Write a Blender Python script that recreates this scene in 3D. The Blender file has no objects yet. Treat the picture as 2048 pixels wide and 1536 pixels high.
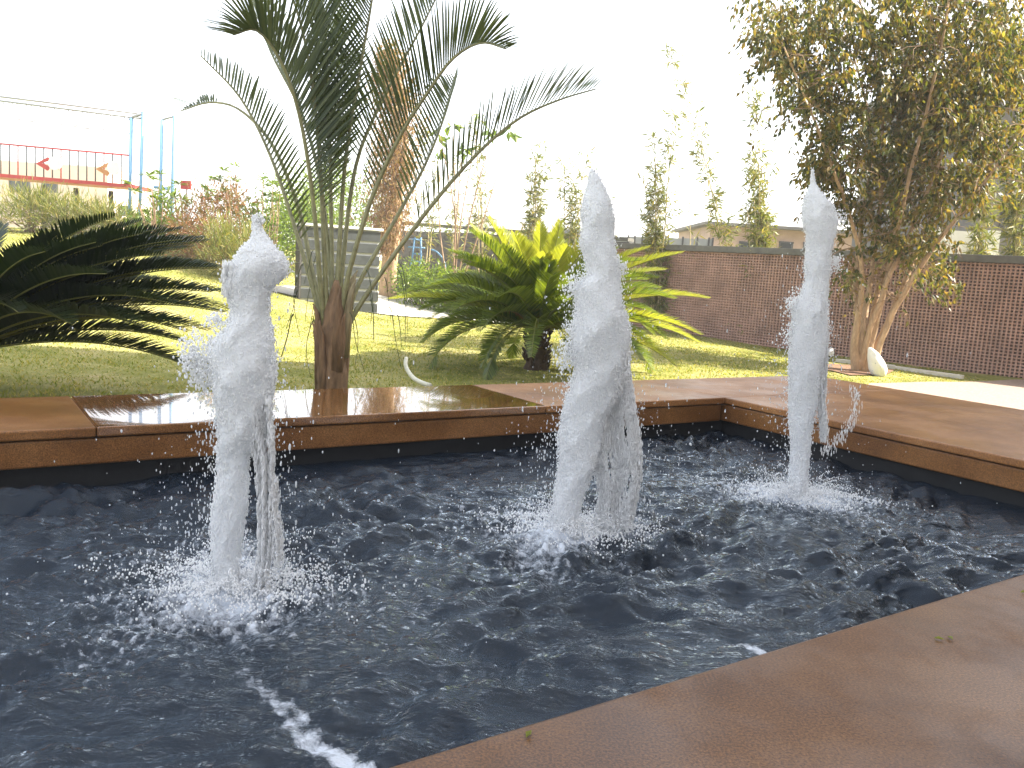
import bpy, bmesh, math, random
import numpy as np
from mathutils import Vector, Matrix, noise
R = math.radians
rng = np.random.default_rng(7)
random.seed(7)
sc = bpy.context.scene
col = sc.collection

# ------------------------------------------------------------------ camera
CAM_H = 0.8                       # eye height above the coping (z = 0 is the top of the pool rim)
F_PX, CX, CY = 1700.0, 1024.0, 768.0
ROLL = math.atan(0.064)
PITCH = math.atan((CY - (471 + 0.064 * CX)) * math.cos(ROLL) / F_PX)
cam = bpy.data.cameras.new('camera')
cam.sensor_fit = 'HORIZONTAL'; cam.sensor_width = 36.0
cam.lens = 36.0 * F_PX / 2048.0
cam.clip_start = 0.05; cam.clip_end = 6000
camo = bpy.data.objects.new('camera', cam); col.objects.link(camo)
camo.matrix_world = Matrix.Translation((0, 0, CAM_H)) @ Matrix.Rotation(R(90) - PITCH, 4, 'X') @ Matrix.Rotation(ROLL, 4, 'Z')
sc.camera = camo

# ------------------------------------------------------------------ world, sun, exposure
SUN_EL = 44.0
w = bpy.data.worlds.new('World'); sc.world = w; w.use_nodes = True
nt = w.node_tree
bg = nt.nodes['Background']
sky = nt.nodes.new('ShaderNodeTexSky'); sky.sky_type = 'NISHITA'; sky.sun_disc = False
sky.sun_elevation = R(SUN_EL); sky.sun_rotation = R(90)
sky.air_density = 1.0; sky.dust_density = 3.0; sky.ozone_density = 1.0; sky.altitude = 300
hs = nt.nodes.new('ShaderNodeHueSaturation'); hs.inputs['Saturation'].default_value = 0.36     # thin white haze over the whole sky
nt.links.new(sky.outputs[0], hs.inputs['Color']); nt.links.new(hs.outputs[0], bg.inputs[0]); bg.inputs[1].default_value = 0.15
sl = bpy.data.lights.new('sun', 'SUN'); sl.energy = 5.0; sl.angle = R(0.53); sl.color = (1.0, 0.93, 0.80)
so = bpy.data.objects.new('sun', sl); col.objects.link(so); so.rotation_euler = (0, R(90 - SUN_EL), R(0)); so.location = (20, 0, 20)
vs = sc.view_settings; vs.view_transform = 'Standard'; vs.look = 'None'; vs.exposure = 2.05; vs.gamma = 1.0; vs.use_curve_mapping = False
sc.cycles.max_bounces = 12; sc.cycles.diffuse_bounces = 8; sc.cycles.transparent_max_bounces = 12; sc.cycles.use_denoising = True
sc.cycles.sample_clamp_indirect = 6.0

# ------------------------------------------------------------------ maths helpers
FW = np.array([0, math.cos(PITCH), -math.sin(PITCH)]); RT = np.array([1.0, 0, 0]); UP = np.cross(RT, FW)
def ray(px, py):
    a = (px - CX) / F_PX; b = (py - CY) / F_PX
    A = a * math.cos(ROLL) + b * math.sin(ROLL); B = -a * math.sin(ROLL) + b * math.cos(ROLL)
    return FW + A * RT - B * UP
EYE = np.array([0, 0, CAM_H])
def P(px, py, Y):
    v = ray(px, py); return EYE + v * (Y / v[1])
def onz(px, py, z):
    v = ray(px, py); return EYE + v * ((z - CAM_H) / v[2])
# pool frame: O is the inner far corner, e1 runs left along the far rim, e2 runs along the right rim towards the viewer
ANG = R(34.5)
O = np.array([1.494, 5.894]); E1 = np.array([-math.cos(ANG), -math.sin(ANG)]); E2 = np.array([math.sin(ANG), -math.cos(ANG)])
PU, PV = 6.6, 2.88               # basin length and width
RIM_F, RIM_R, RIM_N = 0.86, 2.12, 1.6
WATER_Z = -0.25
def uv2xy(u, v): return O + E1 * u + E2 * v
def xy2uv(x, y):
    dx = x - O[0]; dy = y - O[1]
    return dx * E1[0] + dy * E1[1], dx * E2[0] + dy * E2[1]
def sstep(t):
    t = np.clip(t, 0, 1); return t * t * (3 - 2 * t)
def ground_z(x, y):
    x = np.asarray(x, float); y = np.asarray(y, float)
    z = -0.25 + 0 * x
    z = z + 1.03 * sstep((y - 7.5) / 9.0) * sstep((-x - 1.6) / 6.2)
    z = z + 0.22 * sstep((y - 12) / 8.0) * sstep((2.0 - x) / 6)
    z = z - 0.06 * sstep((x - 2.5) / 2.5)
    z = z + 0.012 * np.sin(x * 2.1 + 0.7 * y) * np.sin(y * 1.7 - 0.4 * x)
    u, v = xy2uv(x, y)
    ins = sstep((u + RIM_R - 0.12) / 0.25) * sstep((v + RIM_F - 0.12) / 0.25) * sstep((PU + 1.0 - u) / 0.25) * sstep((PV + RIM_N - 0.12 - v) / 0.25)
    z = z * (1 - ins) + ins * -0.95
    return z
def hit(px, py):
    v = ray(px, py); t = 3.0
    for _ in range(4000):
        p = EYE + v * t
        if p[2] <= ground_z(p[0], p[1]) and t > 4: break
        t += 0.015
    return p
def base_at(px, Y):              # ground point seen in image column px at distance Y
    x = P(px, 600, Y)[0]; return np.array([x, Y, float(ground_z(x, Y))])

# ------------------------------------------------------------------ mesh helpers
def make_mesh(name, V, F3=None, F4=None, smooth=False):
    V = np.asarray(V, np.float32).reshape(-1, 3); me = bpy.data.meshes.new(name)
    F3 = np.zeros((0, 3), int) if F3 is None else np.asarray(F3, int).reshape(-1, 3)
    F4 = np.zeros((0, 4), int) if F4 is None else np.asarray(F4, int).reshape(-1, 4)
    nl = F3.size + F4.size; nf = len(F3) + len(F4)
    me.vertices.add(len(V)); me.vertices.foreach_set('co', V.ravel())
    me.loops.add(nl); me.loops.foreach_set('vertex_index', np.concatenate([F3.ravel(), F4.ravel()]).astype(np.int32))
    me.polygons.add(nf)
    me.polygons.foreach_set('loop_start', np.concatenate([np.arange(len(F3)) * 3, F3.size + np.arange(len(F4)) * 4]).astype(np.int32))
    me.polygons.foreach_set('use_smooth', np.full(nf, bool(smooth)))
    me.update(calc_edges=True); me.validate()
    return me
class MB:
    def __init__(s): s.V = []; s.F3 = []; s.F4 = []; s.n = 0
    def add(s, V, F3=None, F4=None):
        V = np.asarray(V, float).reshape(-1, 3)
        if F3 is not None and len(F3): s.F3.append(np.asarray(F3, int) + s.n)
        if F4 is not None and len(F4): s.F4.append(np.asarray(F4, int) + s.n)
        s.V.append(V); s.n += len(V)
    def box(s, c, size, ax=None):          # centre, full size, 3 axes as rows
        ax = np.eye(3) if ax is None else np.asarray(ax, float)
        h = np.array(size) / 2.0
        k = np.array([[-1,-1,-1],[1,-1,-1],[1,1,-1],[-1,1,-1],[-1,-1,1],[1,-1,1],[1,1,1],[-1,1,1]]) * h
        s.add(np.asarray(c) + k @ ax, None, [[3,2,1,0],[4,5,6,7],[0,1,5,4],[1,2,6,5],[2,3,7,6],[3,0,4,7]])
    def tube(s, pts, rad, n=7, cap=True):
        pts = np.asarray(pts, float); m = len(pts); rad = np.broadcast_to(np.asarray(rad, float), (m,))
        T = np.gradient(pts, axis=0); T /= np.linalg.norm(T, axis=1, keepdims=True) + 1e-9
        ref = np.array([0.13, 0.31, 0.94]) if abs(T[0][2]) < 0.8 else np.array([0.9, 0.4, 0.1])
        N = np.cross(T, ref); N /= np.linalg.norm(N, axis=1, keepdims=True) + 1e-9; B = np.cross(T, N)
        a = np.arange(n) * 2 * math.pi / n
        V = pts[:, None] + rad[:, None, None] * (np.cos(a)[None, :, None] * N[:, None] + np.sin(a)[None, :, None] * B[:, None])
        i = np.arange(m - 1)[:, None] * n; j = np.arange(n)[None]; j2 = (j + 1) % n
        F4 = np.stack([i + j, i + j2, i + n + j2, i + n + j], -1).reshape(-1, 4)
        F3 = []
        if cap:
            V = np.concatenate([V.reshape(-1, 3), pts[:1], pts[-1:]]); k = m * n
            F3 = [[k, (q + 1) % n, q] for q in range(n)] + [[k + 1, (m - 1) * n + q, (m - 1) * n + (q + 1) % n] for q in range(n)]
        s.add(V, F3, F4)
    def build(s, name, mat, parent=None, smooth=False, origin=None):
        V = np.concatenate(s.V) if s.V else np.zeros((0, 3))
        F3 = np.concatenate(s.F3) if s.F3 else None; F4 = np.concatenate(s.F4) if s.F4 else None
        return obj(name, V, F3, F4, mat, parent, smooth, origin)
def world_loc(o):
    p = Vector((0, 0, 0))
    while o is not None: p += o.location; o = o.parent
    return np.array(p)
def obj(name, V, F3, F4, mat, parent=None, smooth=False, origin=None):
    V = np.asarray(V, float)
    if parent is not None: V = V - world_loc(parent)
    if origin is not None: V = V - np.asarray(origin)
    o = bpy.data.objects.new(name, make_mesh(name, V, F3, F4, smooth)); col.objects.link(o)
    if origin is not None: o.location = origin
    if parent is not None: o.parent = parent
    if mat is not None: o.data.materials.append(mat)
    return o
def tag(o, label=None, cat=None, group=None, kind=None):
    if label: o['label'] = label
    if cat: o['category'] = cat
    if group: o['group'] = group
    if kind: o['kind'] = kind
    return o
def thing(name, label, cat, loc, group=None):
    o = bpy.data.objects.new(name, None); o.empty_display_size = 0.1; col.objects.link(o); o.location = loc
    return tag(o, label, cat, group)
def bevel(o, wd=0.006, seg=2):
    m = o.modifiers.new('bevel', 'BEVEL'); m.width = wd; m.segments = seg; m.limit_method = 'ANGLE'; return o
def smooth_path(pts, n=24):
    pts = np.asarray(pts, float); m = len(pts); t = np.linspace(0, m - 1.000001, n); out = []
    Q = np.concatenate([[2 * pts[0] - pts[1]], pts, [2 * pts[-1] - pts[-2]]])
    for tt in t:
        i = int(tt); f = tt - i; a, b, c, d = Q[i:i + 4]
        out.append(0.5 * (2 * b + (c - a) * f + (2 * a - 5 * b + 4 * c - d) * f * f + (3 * b - a - 3 * c + d) * f ** 3))
    return np.array(out)
def nrm(v): return v / (np.linalg.norm(v, axis=-1, keepdims=True) + 1e-9)

# ------------------------------------------------------------------ materials
def mat_new(name):
    m = bpy.data.materials.new(name); m.use_nodes = True; n = m.node_tree.nodes; l = m.node_tree.links
    return m, n, l, n['Principled BSDF']
def ramp(n, l, src, stops):
    r = n.new('ShaderNodeValToRGB'); e = r.color_ramp.elements
    while len(e) < len(stops): e.new(0.5)
    for k, (p, c) in enumerate(stops): e[k].position = p; e[k].color = (*c, 1) if len(c) == 3 else c
    l.new(src, r.inputs[0]); return r
def tex(n, l, kind, scale, detail=4, rough=0.6, coord='Object', stretch=None):
    tc = n.new('ShaderNodeTexCoord'); t = n.new('ShaderNodeTex' + kind)
    t.inputs['Scale'].default_value = scale
    if kind == 'Noise': t.inputs['Detail'].default_value = detail; t.inputs['Roughness'].default_value = rough
    src = tc.outputs[coord]
    if stretch:
        mp = n.new('ShaderNodeMapping'); mp.inputs['Scale'].default_value = stretch; l.new(src, mp.inputs[0]); src = mp.outputs[0]
    l.new(src, t.inputs['Vector']); return t
def bump(n, l, src, bs, strength=0.4, dist=0.01):
    b = n.new('ShaderNodeBump'); b.inputs['Strength'].default_value = strength; b.inputs['Distance'].default_value = dist
    l.new(src, b.inputs['Height']); l.new(b.outputs[0], bs.inputs['Normal']); return b
def simple(name, c, rough=0.7, var=0.25, scale=12, metal=0.0, bumps=0.15, stretch=None):
    m, n, l, b = mat_new(name)
    t = tex(n, l, 'Noise', scale, 6, 0.65, stretch=stretch)
    c = np.array(c); r = ramp(n, l, t.outputs[0], [(0.3, tuple(c * (1 - var))), (0.7, tuple(np.minimum(c * (1 + var), 1)))])
    l.new(r.outputs[0], b.inputs['Base Color']); b.inputs['Roughness'].default_value = rough; b.inputs['Metallic'].default_value = metal
    if bumps: bump(n, l, t.outputs[0], b, bumps, 0.01)
    return m
def leaf_mat(name, cols, trans=0.45, rough=0.45, trans_gain=1.5):
    m, n, l, b = mat_new(name)
    g = n.new('ShaderNodeNewGeometry')
    k = len(cols); r = ramp(n, l, g.outputs['Random Per Island'], [((i + 0.0) / max(k - 1, 1), c) for i, c in enumerate(cols)])
    l.new(r.outputs[0], b.inputs['Base Color']); b.inputs['Roughness'].default_value = rough; b.inputs['Specular IOR Level'].default_value = 0.35
    tr = n.new('ShaderNodeBsdfTranslucent'); mx = n.new('ShaderNodeMixShader'); mx.inputs[0].default_value = trans
    gn = n.new('ShaderNodeMix'); gn.data_type = 'RGBA'; gn.blend_type = 'MULTIPLY'; gn.inputs[0].default_value = 1.0
    gn.inputs[7].default_value = (trans_gain * 1.1, trans_gain, trans_gain * 0.35, 1)
    l.new(r.outputs[0], gn.inputs[6]); l.new(gn.outputs[2], tr.inputs[0])
    l.new(b.outputs[0], mx.inputs[1]); l.new(tr.outputs[0], mx.inputs[2]); l.new(mx.outputs[0], n['Material Output'].inputs[0])
    return m
M = {}
def granite(name, wet, gain=1.0):
    m, n, l, b = mat_new(name)
    a = tex(n, l, 'Noise', 2.2, 5, 0.6, stretch=(1, 1, 1)); c = tex(n, l, 'Noise', 190, 4, 0.75); v = tex(n, l, 'Voronoi', 150)
    r1 = ramp(n, l, a.outputs[0], [(0.3, tuple(gain * c for c in (0.14, 0.0585, 0.0175))), (0.5, tuple(gain * c for c in (0.215, 0.0955, 0.030))), (0.72, tuple(gain * c for c in (0.30, 0.146, 0.053)))])
    r2 = ramp(n, l, c.outputs[0], [(0.36, (0.25, 0.22, 0.22)), (0.5, (0.85, 0.85, 0.85)), (0.66, (1.8, 1.75, 1.7))])
    mx = n.new('ShaderNodeMix'); mx.data_type = 'RGBA'; mx.blend_type = 'MULTIPLY'; mx.inputs[0].default_value = 0.8
    l.new(r1.outputs[0], mx.inputs[6]); l.new(r2.outputs[0], mx.inputs[7]); l.new(mx.outputs[2], b.inputs['Base Color'])
    wn = tex(n, l, 'Noise', 3.0, 5, 0.62)
    lo, hi = {2: (0.015, 0.07), 1: (0.34, 0.5), 0: (0.33, 0.5), 3: (0.30, 0.55)}[wet]
    rr = ramp(n, l, wn.outputs[0], [(0.42, (lo,) * 3), (0.62, (hi,) * 3)]); l.new(rr.outputs[0], b.inputs['Roughness'])
    b.inputs['Specular IOR Level'].default_value = 0.35 if wet in (0, 3) else 0.5
    if wet == 2: b.inputs['Coat Weight'].default_value = 0.7; b.inputs['Coat Roughness'].default_value = 0.02; b.inputs['IOR'].default_value = 1.6
    ad = n.new('ShaderNodeMath'); ad.operation = 'ADD'; 
    wv = tex(n, l, 'Noise', 14, 2, 0.5); mu = n.new('ShaderNodeMath'); mu.operation = 'MULTIPLY'; mu.inputs[1].default_value = 1.0 if wet == 2 else 0.3
    l.new(wv.outputs[0], mu.inputs[0]); l.new(mu.outputs[0], ad.inputs[0])
    m2 = n.new('ShaderNodeMath'); m2.operation = 'MULTIPLY'; m2.inputs[1].default_value = 0.12 if wet == 2 else 0.5
    l.new(c.outputs[0], m2.inputs[0]); l.new(m2.outputs[0], ad.inputs[1])
    bump(n, l, ad.outputs[0], b, 0.12 if wet == 2 else 0.25, 0.004)
    return m
M['granite_wet'] = granite('granite_wet', 2); M['granite_damp_sheen'] = granite('granite_damp_sheen', 1, 1.4); M['granite_dry'] = granite('granite_dry', 0); M['granite_near'] = granite('granite_near', 3, 0.64)  # damp granite lightened: sky sheen put into its base colour
M['basin'] = simple('basin_tile', (0.006, 0.006, 0.007), 0.7, 0.4, 20)
M['pipe'] = simple('white_pipe', (0.8, 0.8, 0.78), 0.4, 0.1, 30)
M['hose'] = simple('cream_hose', (0.62, 0.60, 0.47), 0.5, 0.12, 40)
def lawn_mat():
    m, n, l, b = mat_new('lawn')
    a = tex(n, l, 'Noise', 1.3, 6, 0.7); c = tex(n, l, 'Noise', 40, 4, 0.8)
    r = ramp(n, l, a.outputs[0], [(0.3, (0.13, 0.15, 0.022)), (0.45, (0.27, 0.265, 0.075)), (0.58, (0.37, 0.34, 0.14)), (0.75, (0.46, 0.36, 0.20))])
    r2 = ramp(n, l, c.outputs[0], [(0.3, (0.55, 0.55, 0.5)), (0.7, (1.15, 1.15, 1.1))])
    mx = n.new('ShaderNodeMix'); mx.data_type = 'RGBA'; mx.blend_type = 'MULTIPLY'; mx.inputs[0].default_value = 1
    l.new(r.outputs[0], mx.inputs[6]); l.new(r2.outputs[0], mx.inputs[7]); l.new(mx.outputs[2], b.inputs['Base Color'])
    b.inputs['Roughness'].default_value = 0.9; b.inputs['Specular IOR Level'].default_value = 0.1; bump(n, l, c.outputs[0], b, 0.8, 0.03)
    return m
M['lawn'] = lawn_mat()
M['grass'] = leaf_mat('grass_blade', [(0.11, 0.15, 0.02), (0.20, 0.235, 0.045), (0.29, 0.28, 0.085), (0.42, 0.35, 0.17)], 0.4, 0.6, 1.4)
M['concrete'] = simple('path_concrete', (0.52, 0.49, 0.43), 0.85, 0.12, 9)
M['paving'] = simple('pebble_paving', (0.25, 0.185, 0.145), 0.85, 0.5, 45)
M['kerb'] = simple('kerb_stone', (0.55, 0.52, 0.45), 0.85, 0.15, 15)
M['soil'] = simple('soil', (0.16, 0.085, 0.045), 0.95, 0.35, 25, bumps=0.6)
M['palm_leaf'] = leaf_mat('palm_leaf', [(0.06, 0.085, 0.05), (0.085, 0.112, 0.06), (0.115, 0.14, 0.07)], 0.42, 0.4, 1.3)
M['palm_rachis'] = simple('palm_rachis', (0.24, 0.23, 0.11), 0.5, 0.3, 20)
M['palm_trunk'] = simple('palm_trunk', (0.19, 0.115, 0.06), 0.85, 0.5, 14, bumps=0.8, stretch=(2.5, 2.5, 0.4))
M['palm_sheath'] = simple('palm_sheath', (0.26, 0.21, 0.11), 0.6, 0.45, 16, stretch=(3, 3, 0.4))
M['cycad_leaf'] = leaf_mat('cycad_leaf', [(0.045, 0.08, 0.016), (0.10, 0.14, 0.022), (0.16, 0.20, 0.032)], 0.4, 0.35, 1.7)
M['cycad_yellow'] = leaf_mat('cycad_yellow', [(0.17, 0.20, 0.03), (0.22, 0.25, 0.045), (0.27, 0.28, 0.06)], 0.5, 0.4, 1.6)  # paler, yellower leaf tones
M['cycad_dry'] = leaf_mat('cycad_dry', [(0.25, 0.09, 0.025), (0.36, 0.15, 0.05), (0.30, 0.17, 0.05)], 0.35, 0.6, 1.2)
M['cycad_shaded'] = leaf_mat('cycad_shaded', [(0.012, 0.026, 0.010), (0.02, 0.036, 0.012), (0.028, 0.045, 0.016)], 0.2, 0.32, 1.3)  # shaded copy of the cycad leaf, shade put into the colour
M['cycad_rachis'] = simple('cycad_rachis', (0.16, 0.16, 0.03), 0.5, 0.2, 20)
M['cycad_trunk'] = simple('cycad_trunk', (0.07, 0.045, 0.028), 0.95, 0.5, 18, bumps=1.0)
M['ficus_leaf'] = leaf_mat('ficus_leaf', [(0.025, 0.036, 0.010), (0.06, 0.075, 0.016), (0.11, 0.115, 0.026), (0.15, 0.10, 0.03), (0.22, 0.19, 0.06)], 0.42, 0.42, 1.6)
M['ficus_bark'] = simple('ficus_bark', (0.40, 0.27, 0.16), 0.8, 0.35, 14, bumps=0.5, stretch=(2, 2, 0.6))
M['bamboo_leaf'] = leaf_mat('bamboo_leaf', [(0.075, 0.105, 0.02), (0.14, 0.17, 0.035), (0.21, 0.22, 0.06), (0.32, 0.27, 0.11)], 0.35, 0.45, 1.3)
M['bamboo_culm'] = simple('bamboo_culm', (0.42, 0.34, 0.17), 0.5, 0.3, 30)
M['hedge_leaf'] = leaf_mat('hedge_leaf', [(0.045, 0.085, 0.014), (0.10, 0.16, 0.02), (0.16, 0.22, 0.03)], 0.4, 0.35, 1.5)
M['hedge_bright'] = leaf_mat('hedge_bright', [(0.06, 0.11, 0.015), (0.13, 0.20, 0.025), (0.22, 0.29, 0.04)], 0.42, 0.35, 1.6)
M['rust_leaf'] = leaf_mat('rust_leaf', [(0.10, 0.11, 0.03), (0.22, 0.12, 0.05), (0.30, 0.13, 0.07), (0.16, 0.15, 0.05)], 0.35, 0.6, 1.2)
M['column_leaf'] = leaf_mat('column_leaf', [(0.16, 0.085, 0.04), (0.26, 0.15, 0.075), (0.34, 0.23, 0.12), (0.13, 0.12, 0.04)], 0.35, 0.6, 1.2)
M['twig'] = simple('twig_bark', (0.26, 0.17, 0.10), 0.85, 0.3, 20)
M['terracotta'] = simple('terracotta', (0.36, 0.215, 0.165), 0.85, 0.3, 3.0)
M['lattice_hole_shade'] = simple('lattice_hole_shade', (0.022, 0.011, 0.008), 0.95, 0.3, 5)  # near black: the shade inside the lattice holes put into the colour
M['wall_coping'] = simple('wall_coping', (0.12, 0.115, 0.10), 0.85, 0.25, 8)
M['stone_wall'] = simple('stone_wall', (0.135, 0.125, 0.12), 0.9, 0.25, 10, bumps=0.5)
M['mortar'] = simple('mortar', (0.07, 0.065, 0.06), 0.95, 0.2, 20)
M['tile'] = simple('grey_tile', (0.05, 0.055, 0.055), 0.35, 0.3, 5, bumps=0.1)
M['tile_joint'] = simple('tile_joint', (0.5, 0.5, 0.47), 0.9, 0.1, 30)
M['tile_side'] = simple('dark_stone', (0.06, 0.055, 0.05), 0.7, 0.25, 10)
M['pink_wall'] = simple('pink_render', (0.44, 0.31, 0.26), 0.9, 0.1, 3)
M['white_wall'] = simple('white_render', (0.78, 0.77, 0.74), 0.85, 0.06, 4)
M['fence_panel'] = simple('fence_panel', (0.30, 0.31, 0.31), 0.7, 0.1, 3)
M['grey_wall'] = simple('grey_render', (0.14, 0.13, 0.125), 0.85, 0.2, 3)
M['dark_metal'] = simple('dark_metal', (0.06, 0.06, 0.06), 0.5, 0.2, 10)
M['window'] = simple('window_glass', (0.035, 0.04, 0.045), 0.12, 0.2, 2, bumps=0)
M['red_paint'] = simple('red_paint', (0.42, 0.035, 0.03), 0.45, 0.15, 10)
M['orange_paint'] = simple('orange_paint', (0.50, 0.22, 0.07), 0.45, 0.15, 10)
M['blue_paint'] = simple('blue_paint', (0.13, 0.28, 0.46), 0.45, 0.2, 6)
M['steel'] = simple('galvanised_steel', (0.30, 0.31, 0.32), 0.4, 0.15, 10, metal=0.4)
M['pale_wall'] = simple('pale_render', (0.62, 0.50, 0.43), 0.9, 0.08, 2)
M['sun_patch'] = simple('sun_patch_stone', (0.74, 0.72, 0.66), 0.85, 0.1, 8, bumps=0.4)  # whiteness of a sun patch put into the colour
M['black_plastic'] = simple('black_plastic', (0.02, 0.02, 0.02), 0.4, 0.2, 20)
M['facade'] = simple('sand_facade', (0.40, 0.32, 0.25), 0.8, 0.2, 2)
def foam_mat():
    m, n, l, b = mat_new('aerated_water')
    v = tex(n, l, 'Voronoi', 130); a = tex(n, l, 'Noise', 60, 4, 0.7); g = tex(n, l, 'Noise', 9, 4, 0.6, stretch=(1, 1, 0.35))
    r = ramp(n, l, g.outputs[0], [(0.3, (0.88, 0.89, 0.90)), (0.65, (0.95, 0.95, 0.95))])
    l.new(r.outputs[0], b.inputs['Base Color']); b.inputs['Roughness'].default_value = 0.22; b.inputs['IOR'].default_value = 1.33
    b.inputs['Subsurface Weight'].default_value = 0.7; b.inputs['Subsurface Radius'].default_value = (1, 1, 1); b.inputs['Subsurface Scale'].default_value = 0.02
    ad = n.new('ShaderNodeMath'); ad.operation = 'ADD'; l.new(v.outputs['Distance'], ad.inputs[0]); l.new(a.outputs[0], ad.inputs[1])
    bp = bump(n, l, ad.outputs[0], b, 0.55, 0.006)
    tr = n.new('ShaderNodeBsdfTranslucent'); tr.inputs[0].default_value = (0.9, 0.92, 0.95, 1); l.new(bp.outputs[0], tr.inputs['Normal'])
    mx = n.new('ShaderNodeMixShader'); mx.inputs[0].default_value = 0.38
    l.new(b.outputs[0], mx.inputs[1]); l.new(tr.outputs[0], mx.inputs[2]); l.new(mx.outputs[0], n['Material Output'].inputs[0])
    return m
M['foam'] = foam_mat()
def drop_mat():
    m, n, l, b = mat_new('water_drop')
    b.inputs['Base Color'].default_value = (0.93, 0.95, 0.97, 1); b.inputs['Roughness'].default_value = 0.05; b.inputs['IOR'].default_value = 1.33
    b.inputs['Transmission Weight'].default_value = 0.55
    return m
M['drop'] = drop_mat()
def curtain_mat():
    m, n, l, b = mat_new('falling_water')
    b.inputs['Base Color'].default_value = (0.96, 0.96, 0.96, 1); b.inputs['Roughness'].default_value = 0.12; b.inputs['IOR'].default_value = 1.33; b.inputs['Transmission Weight'].default_value = 0.0
    tr = n.new('ShaderNodeBsdfTranslucent'); tr.inputs[0].default_value = (0.97, 0.97, 0.97, 1); mx = n.new('ShaderNodeMixShader'); mx.inputs[0].default_value = 0.5
    l.new(b.outputs[0], mx.inputs[1]); l.new(tr.outputs[0], mx.inputs[2]); l.new(mx.outputs[0], n['Material Output'].inputs[0]); return m
M['curtain'] = curtain_mat()
def water_mat():
    m, n, l, b = mat_new('pool_water')
    n.remove(b)
    fr = n.new('ShaderNodeFresnel'); fr.inputs[0].default_value = 1.33
    gl = n.new('ShaderNodeBsdfGlossy'); gl.inputs['Roughness'].default_value = 0.01; gl.inputs[0].default_value = (0.88, 0.95, 1, 1)
    rf = n.new('ShaderNodeBsdfRefraction'); rf.inputs['IOR'].default_value = 1.33; rf.inputs['Color'].default_value = (0.80, 0.87, 0.92, 1); rf.inputs['Roughness'].default_value = 0.02
    df = n.new('ShaderNodeBsdfDiffuse'); df.inputs[0].default_value = (0.017, 0.027, 0.044, 1)
    a = tex(n, l, 'Noise', 24, 6, 0.6, stretch=(0.6, 1.5, 1.0)); bp = n.new('ShaderNodeBump'); bp.inputs['Strength'].default_value = 0.72; bp.inputs['Distance'].default_value = 0.02
    l.new(a.outputs[0], bp.inputs['Height'])
    for q in (fr, gl, rf): l.new(bp.outputs[0], q.inputs['Normal'])
    m1 = n.new('ShaderNodeMixShader'); m1.inputs[0].default_value = 0.5; l.new(rf.outputs[0], m1.inputs[1]); l.new(df.outputs[0], m1.inputs[2])
    m2 = n.new('ShaderNodeMixShader'); l.new(fr.outputs[0], m2.inputs[0]); l.new(m1.outputs[0], m2.inputs[1]); l.new(gl.outputs[0], m2.inputs[2])
    at = n.new('ShaderNodeAttribute'); at.attribute_name = 'foam'
    nz = tex(n, l, 'Noise', 34, 6, 0.75); sm = n.new('ShaderNodeMath'); sm.operation = 'ADD'
    l.new(at.outputs['Fac'], sm.inputs[0]); l.new(nz.outputs[0], sm.inputs[1])
    rp = ramp(n, l, sm.outputs[0], [(0.66, (0, 0, 0)), (0.82, (0.35, 0.35, 0.35)), (1.0, (0.85, 0.85, 0.85))])
    fo = n.new('ShaderNodeBsdfPrincipled'); fo.inputs['Base Color'].default_value = (0.72, 0.77, 0.84, 1); fo.inputs['Roughness'].default_value = 0.3
    l.new(bp.outputs[0], fo.inputs['Normal'])
    m3 = n.new('ShaderNodeMixShader'); l.new(rp.outputs[0], m3.inputs[0]); l.new(m2.outputs[0], m3.inputs[1]); l.new(fo.outputs[0], m3.inputs[2])
    l.new(m3.outputs[0], n['Material Output'].inputs[0]); return m
M['water'] = water_mat()

# ------------------------------------------------------------------ terrain
def terrain():
    def axis(lo, hi, step, far):
        mid = np.arange(lo, hi + 1e-6, step); g = [step]
        while sum(g) < far: g.append(g[-1] * 1.35)
        g = np.cumsum(g); return np.concatenate([lo - g[::-1], mid, hi + g])
    xs = axis(-12, 11, 0.14, 1500); ys = axis(-4, 22, 0.14, 1500)
    X, Y = np.meshgrid(xs, ys); Z = ground_z(X, Y)
    Z = np.where(Y > 40, np.minimum(Z, 0.4), Z)
    V = np.stack([X, Y, Z], -1).reshape(-1, 3); nx = len(xs)
    i, j = np.meshgrid(np.arange(len(ys) - 1), np.arange(nx - 1), indexing='ij'); k = (i * nx + j).ravel()
    F4 = np.stack([k, k + 1, k + nx + 1, k + nx], -1)
    tag(obj('lawn_ground', V, None, F4, M['lawn'], None, True), kind='structure')
terrain()
def sheet(name, poly, mat, lift, kind='structure', res=0.25):   # a sheet laid on the terrain, given ground polygon (x, y)
    bm = bmesh.new(); vs_ = [bm.verts.new((p[0], p[1], 0)) for p in poly]; bm.faces.new(vs_)
    bmesh.ops.triangulate(bm, faces=bm.faces)
    for _ in range(5): bmesh.ops.subdivide_edges(bm, edges=[e for e in bm.edges if e.calc_length() > res], cuts=1, use_grid_fill=True)
    bmesh.ops.triangulate(bm, faces=bm.faces)
    for v in bm.verts: v.co.z = float(ground_z(v.co.x, v.co.y)) + lift
    bm.normal_update()
    if sum(f.normal.z for f in bm.faces) < 0: bmesh.ops.reverse_faces(bm, faces=bm.faces)
    me = bpy.data.meshes.new(name); bm.to_mesh(me); bm.free(); me.materials.append(mat)
    for p in me.polygons: p.use_smooth = True
    o = bpy.data.objects.new(name, me); col.objects.link(o); o['kind'] = kind; return o
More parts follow.
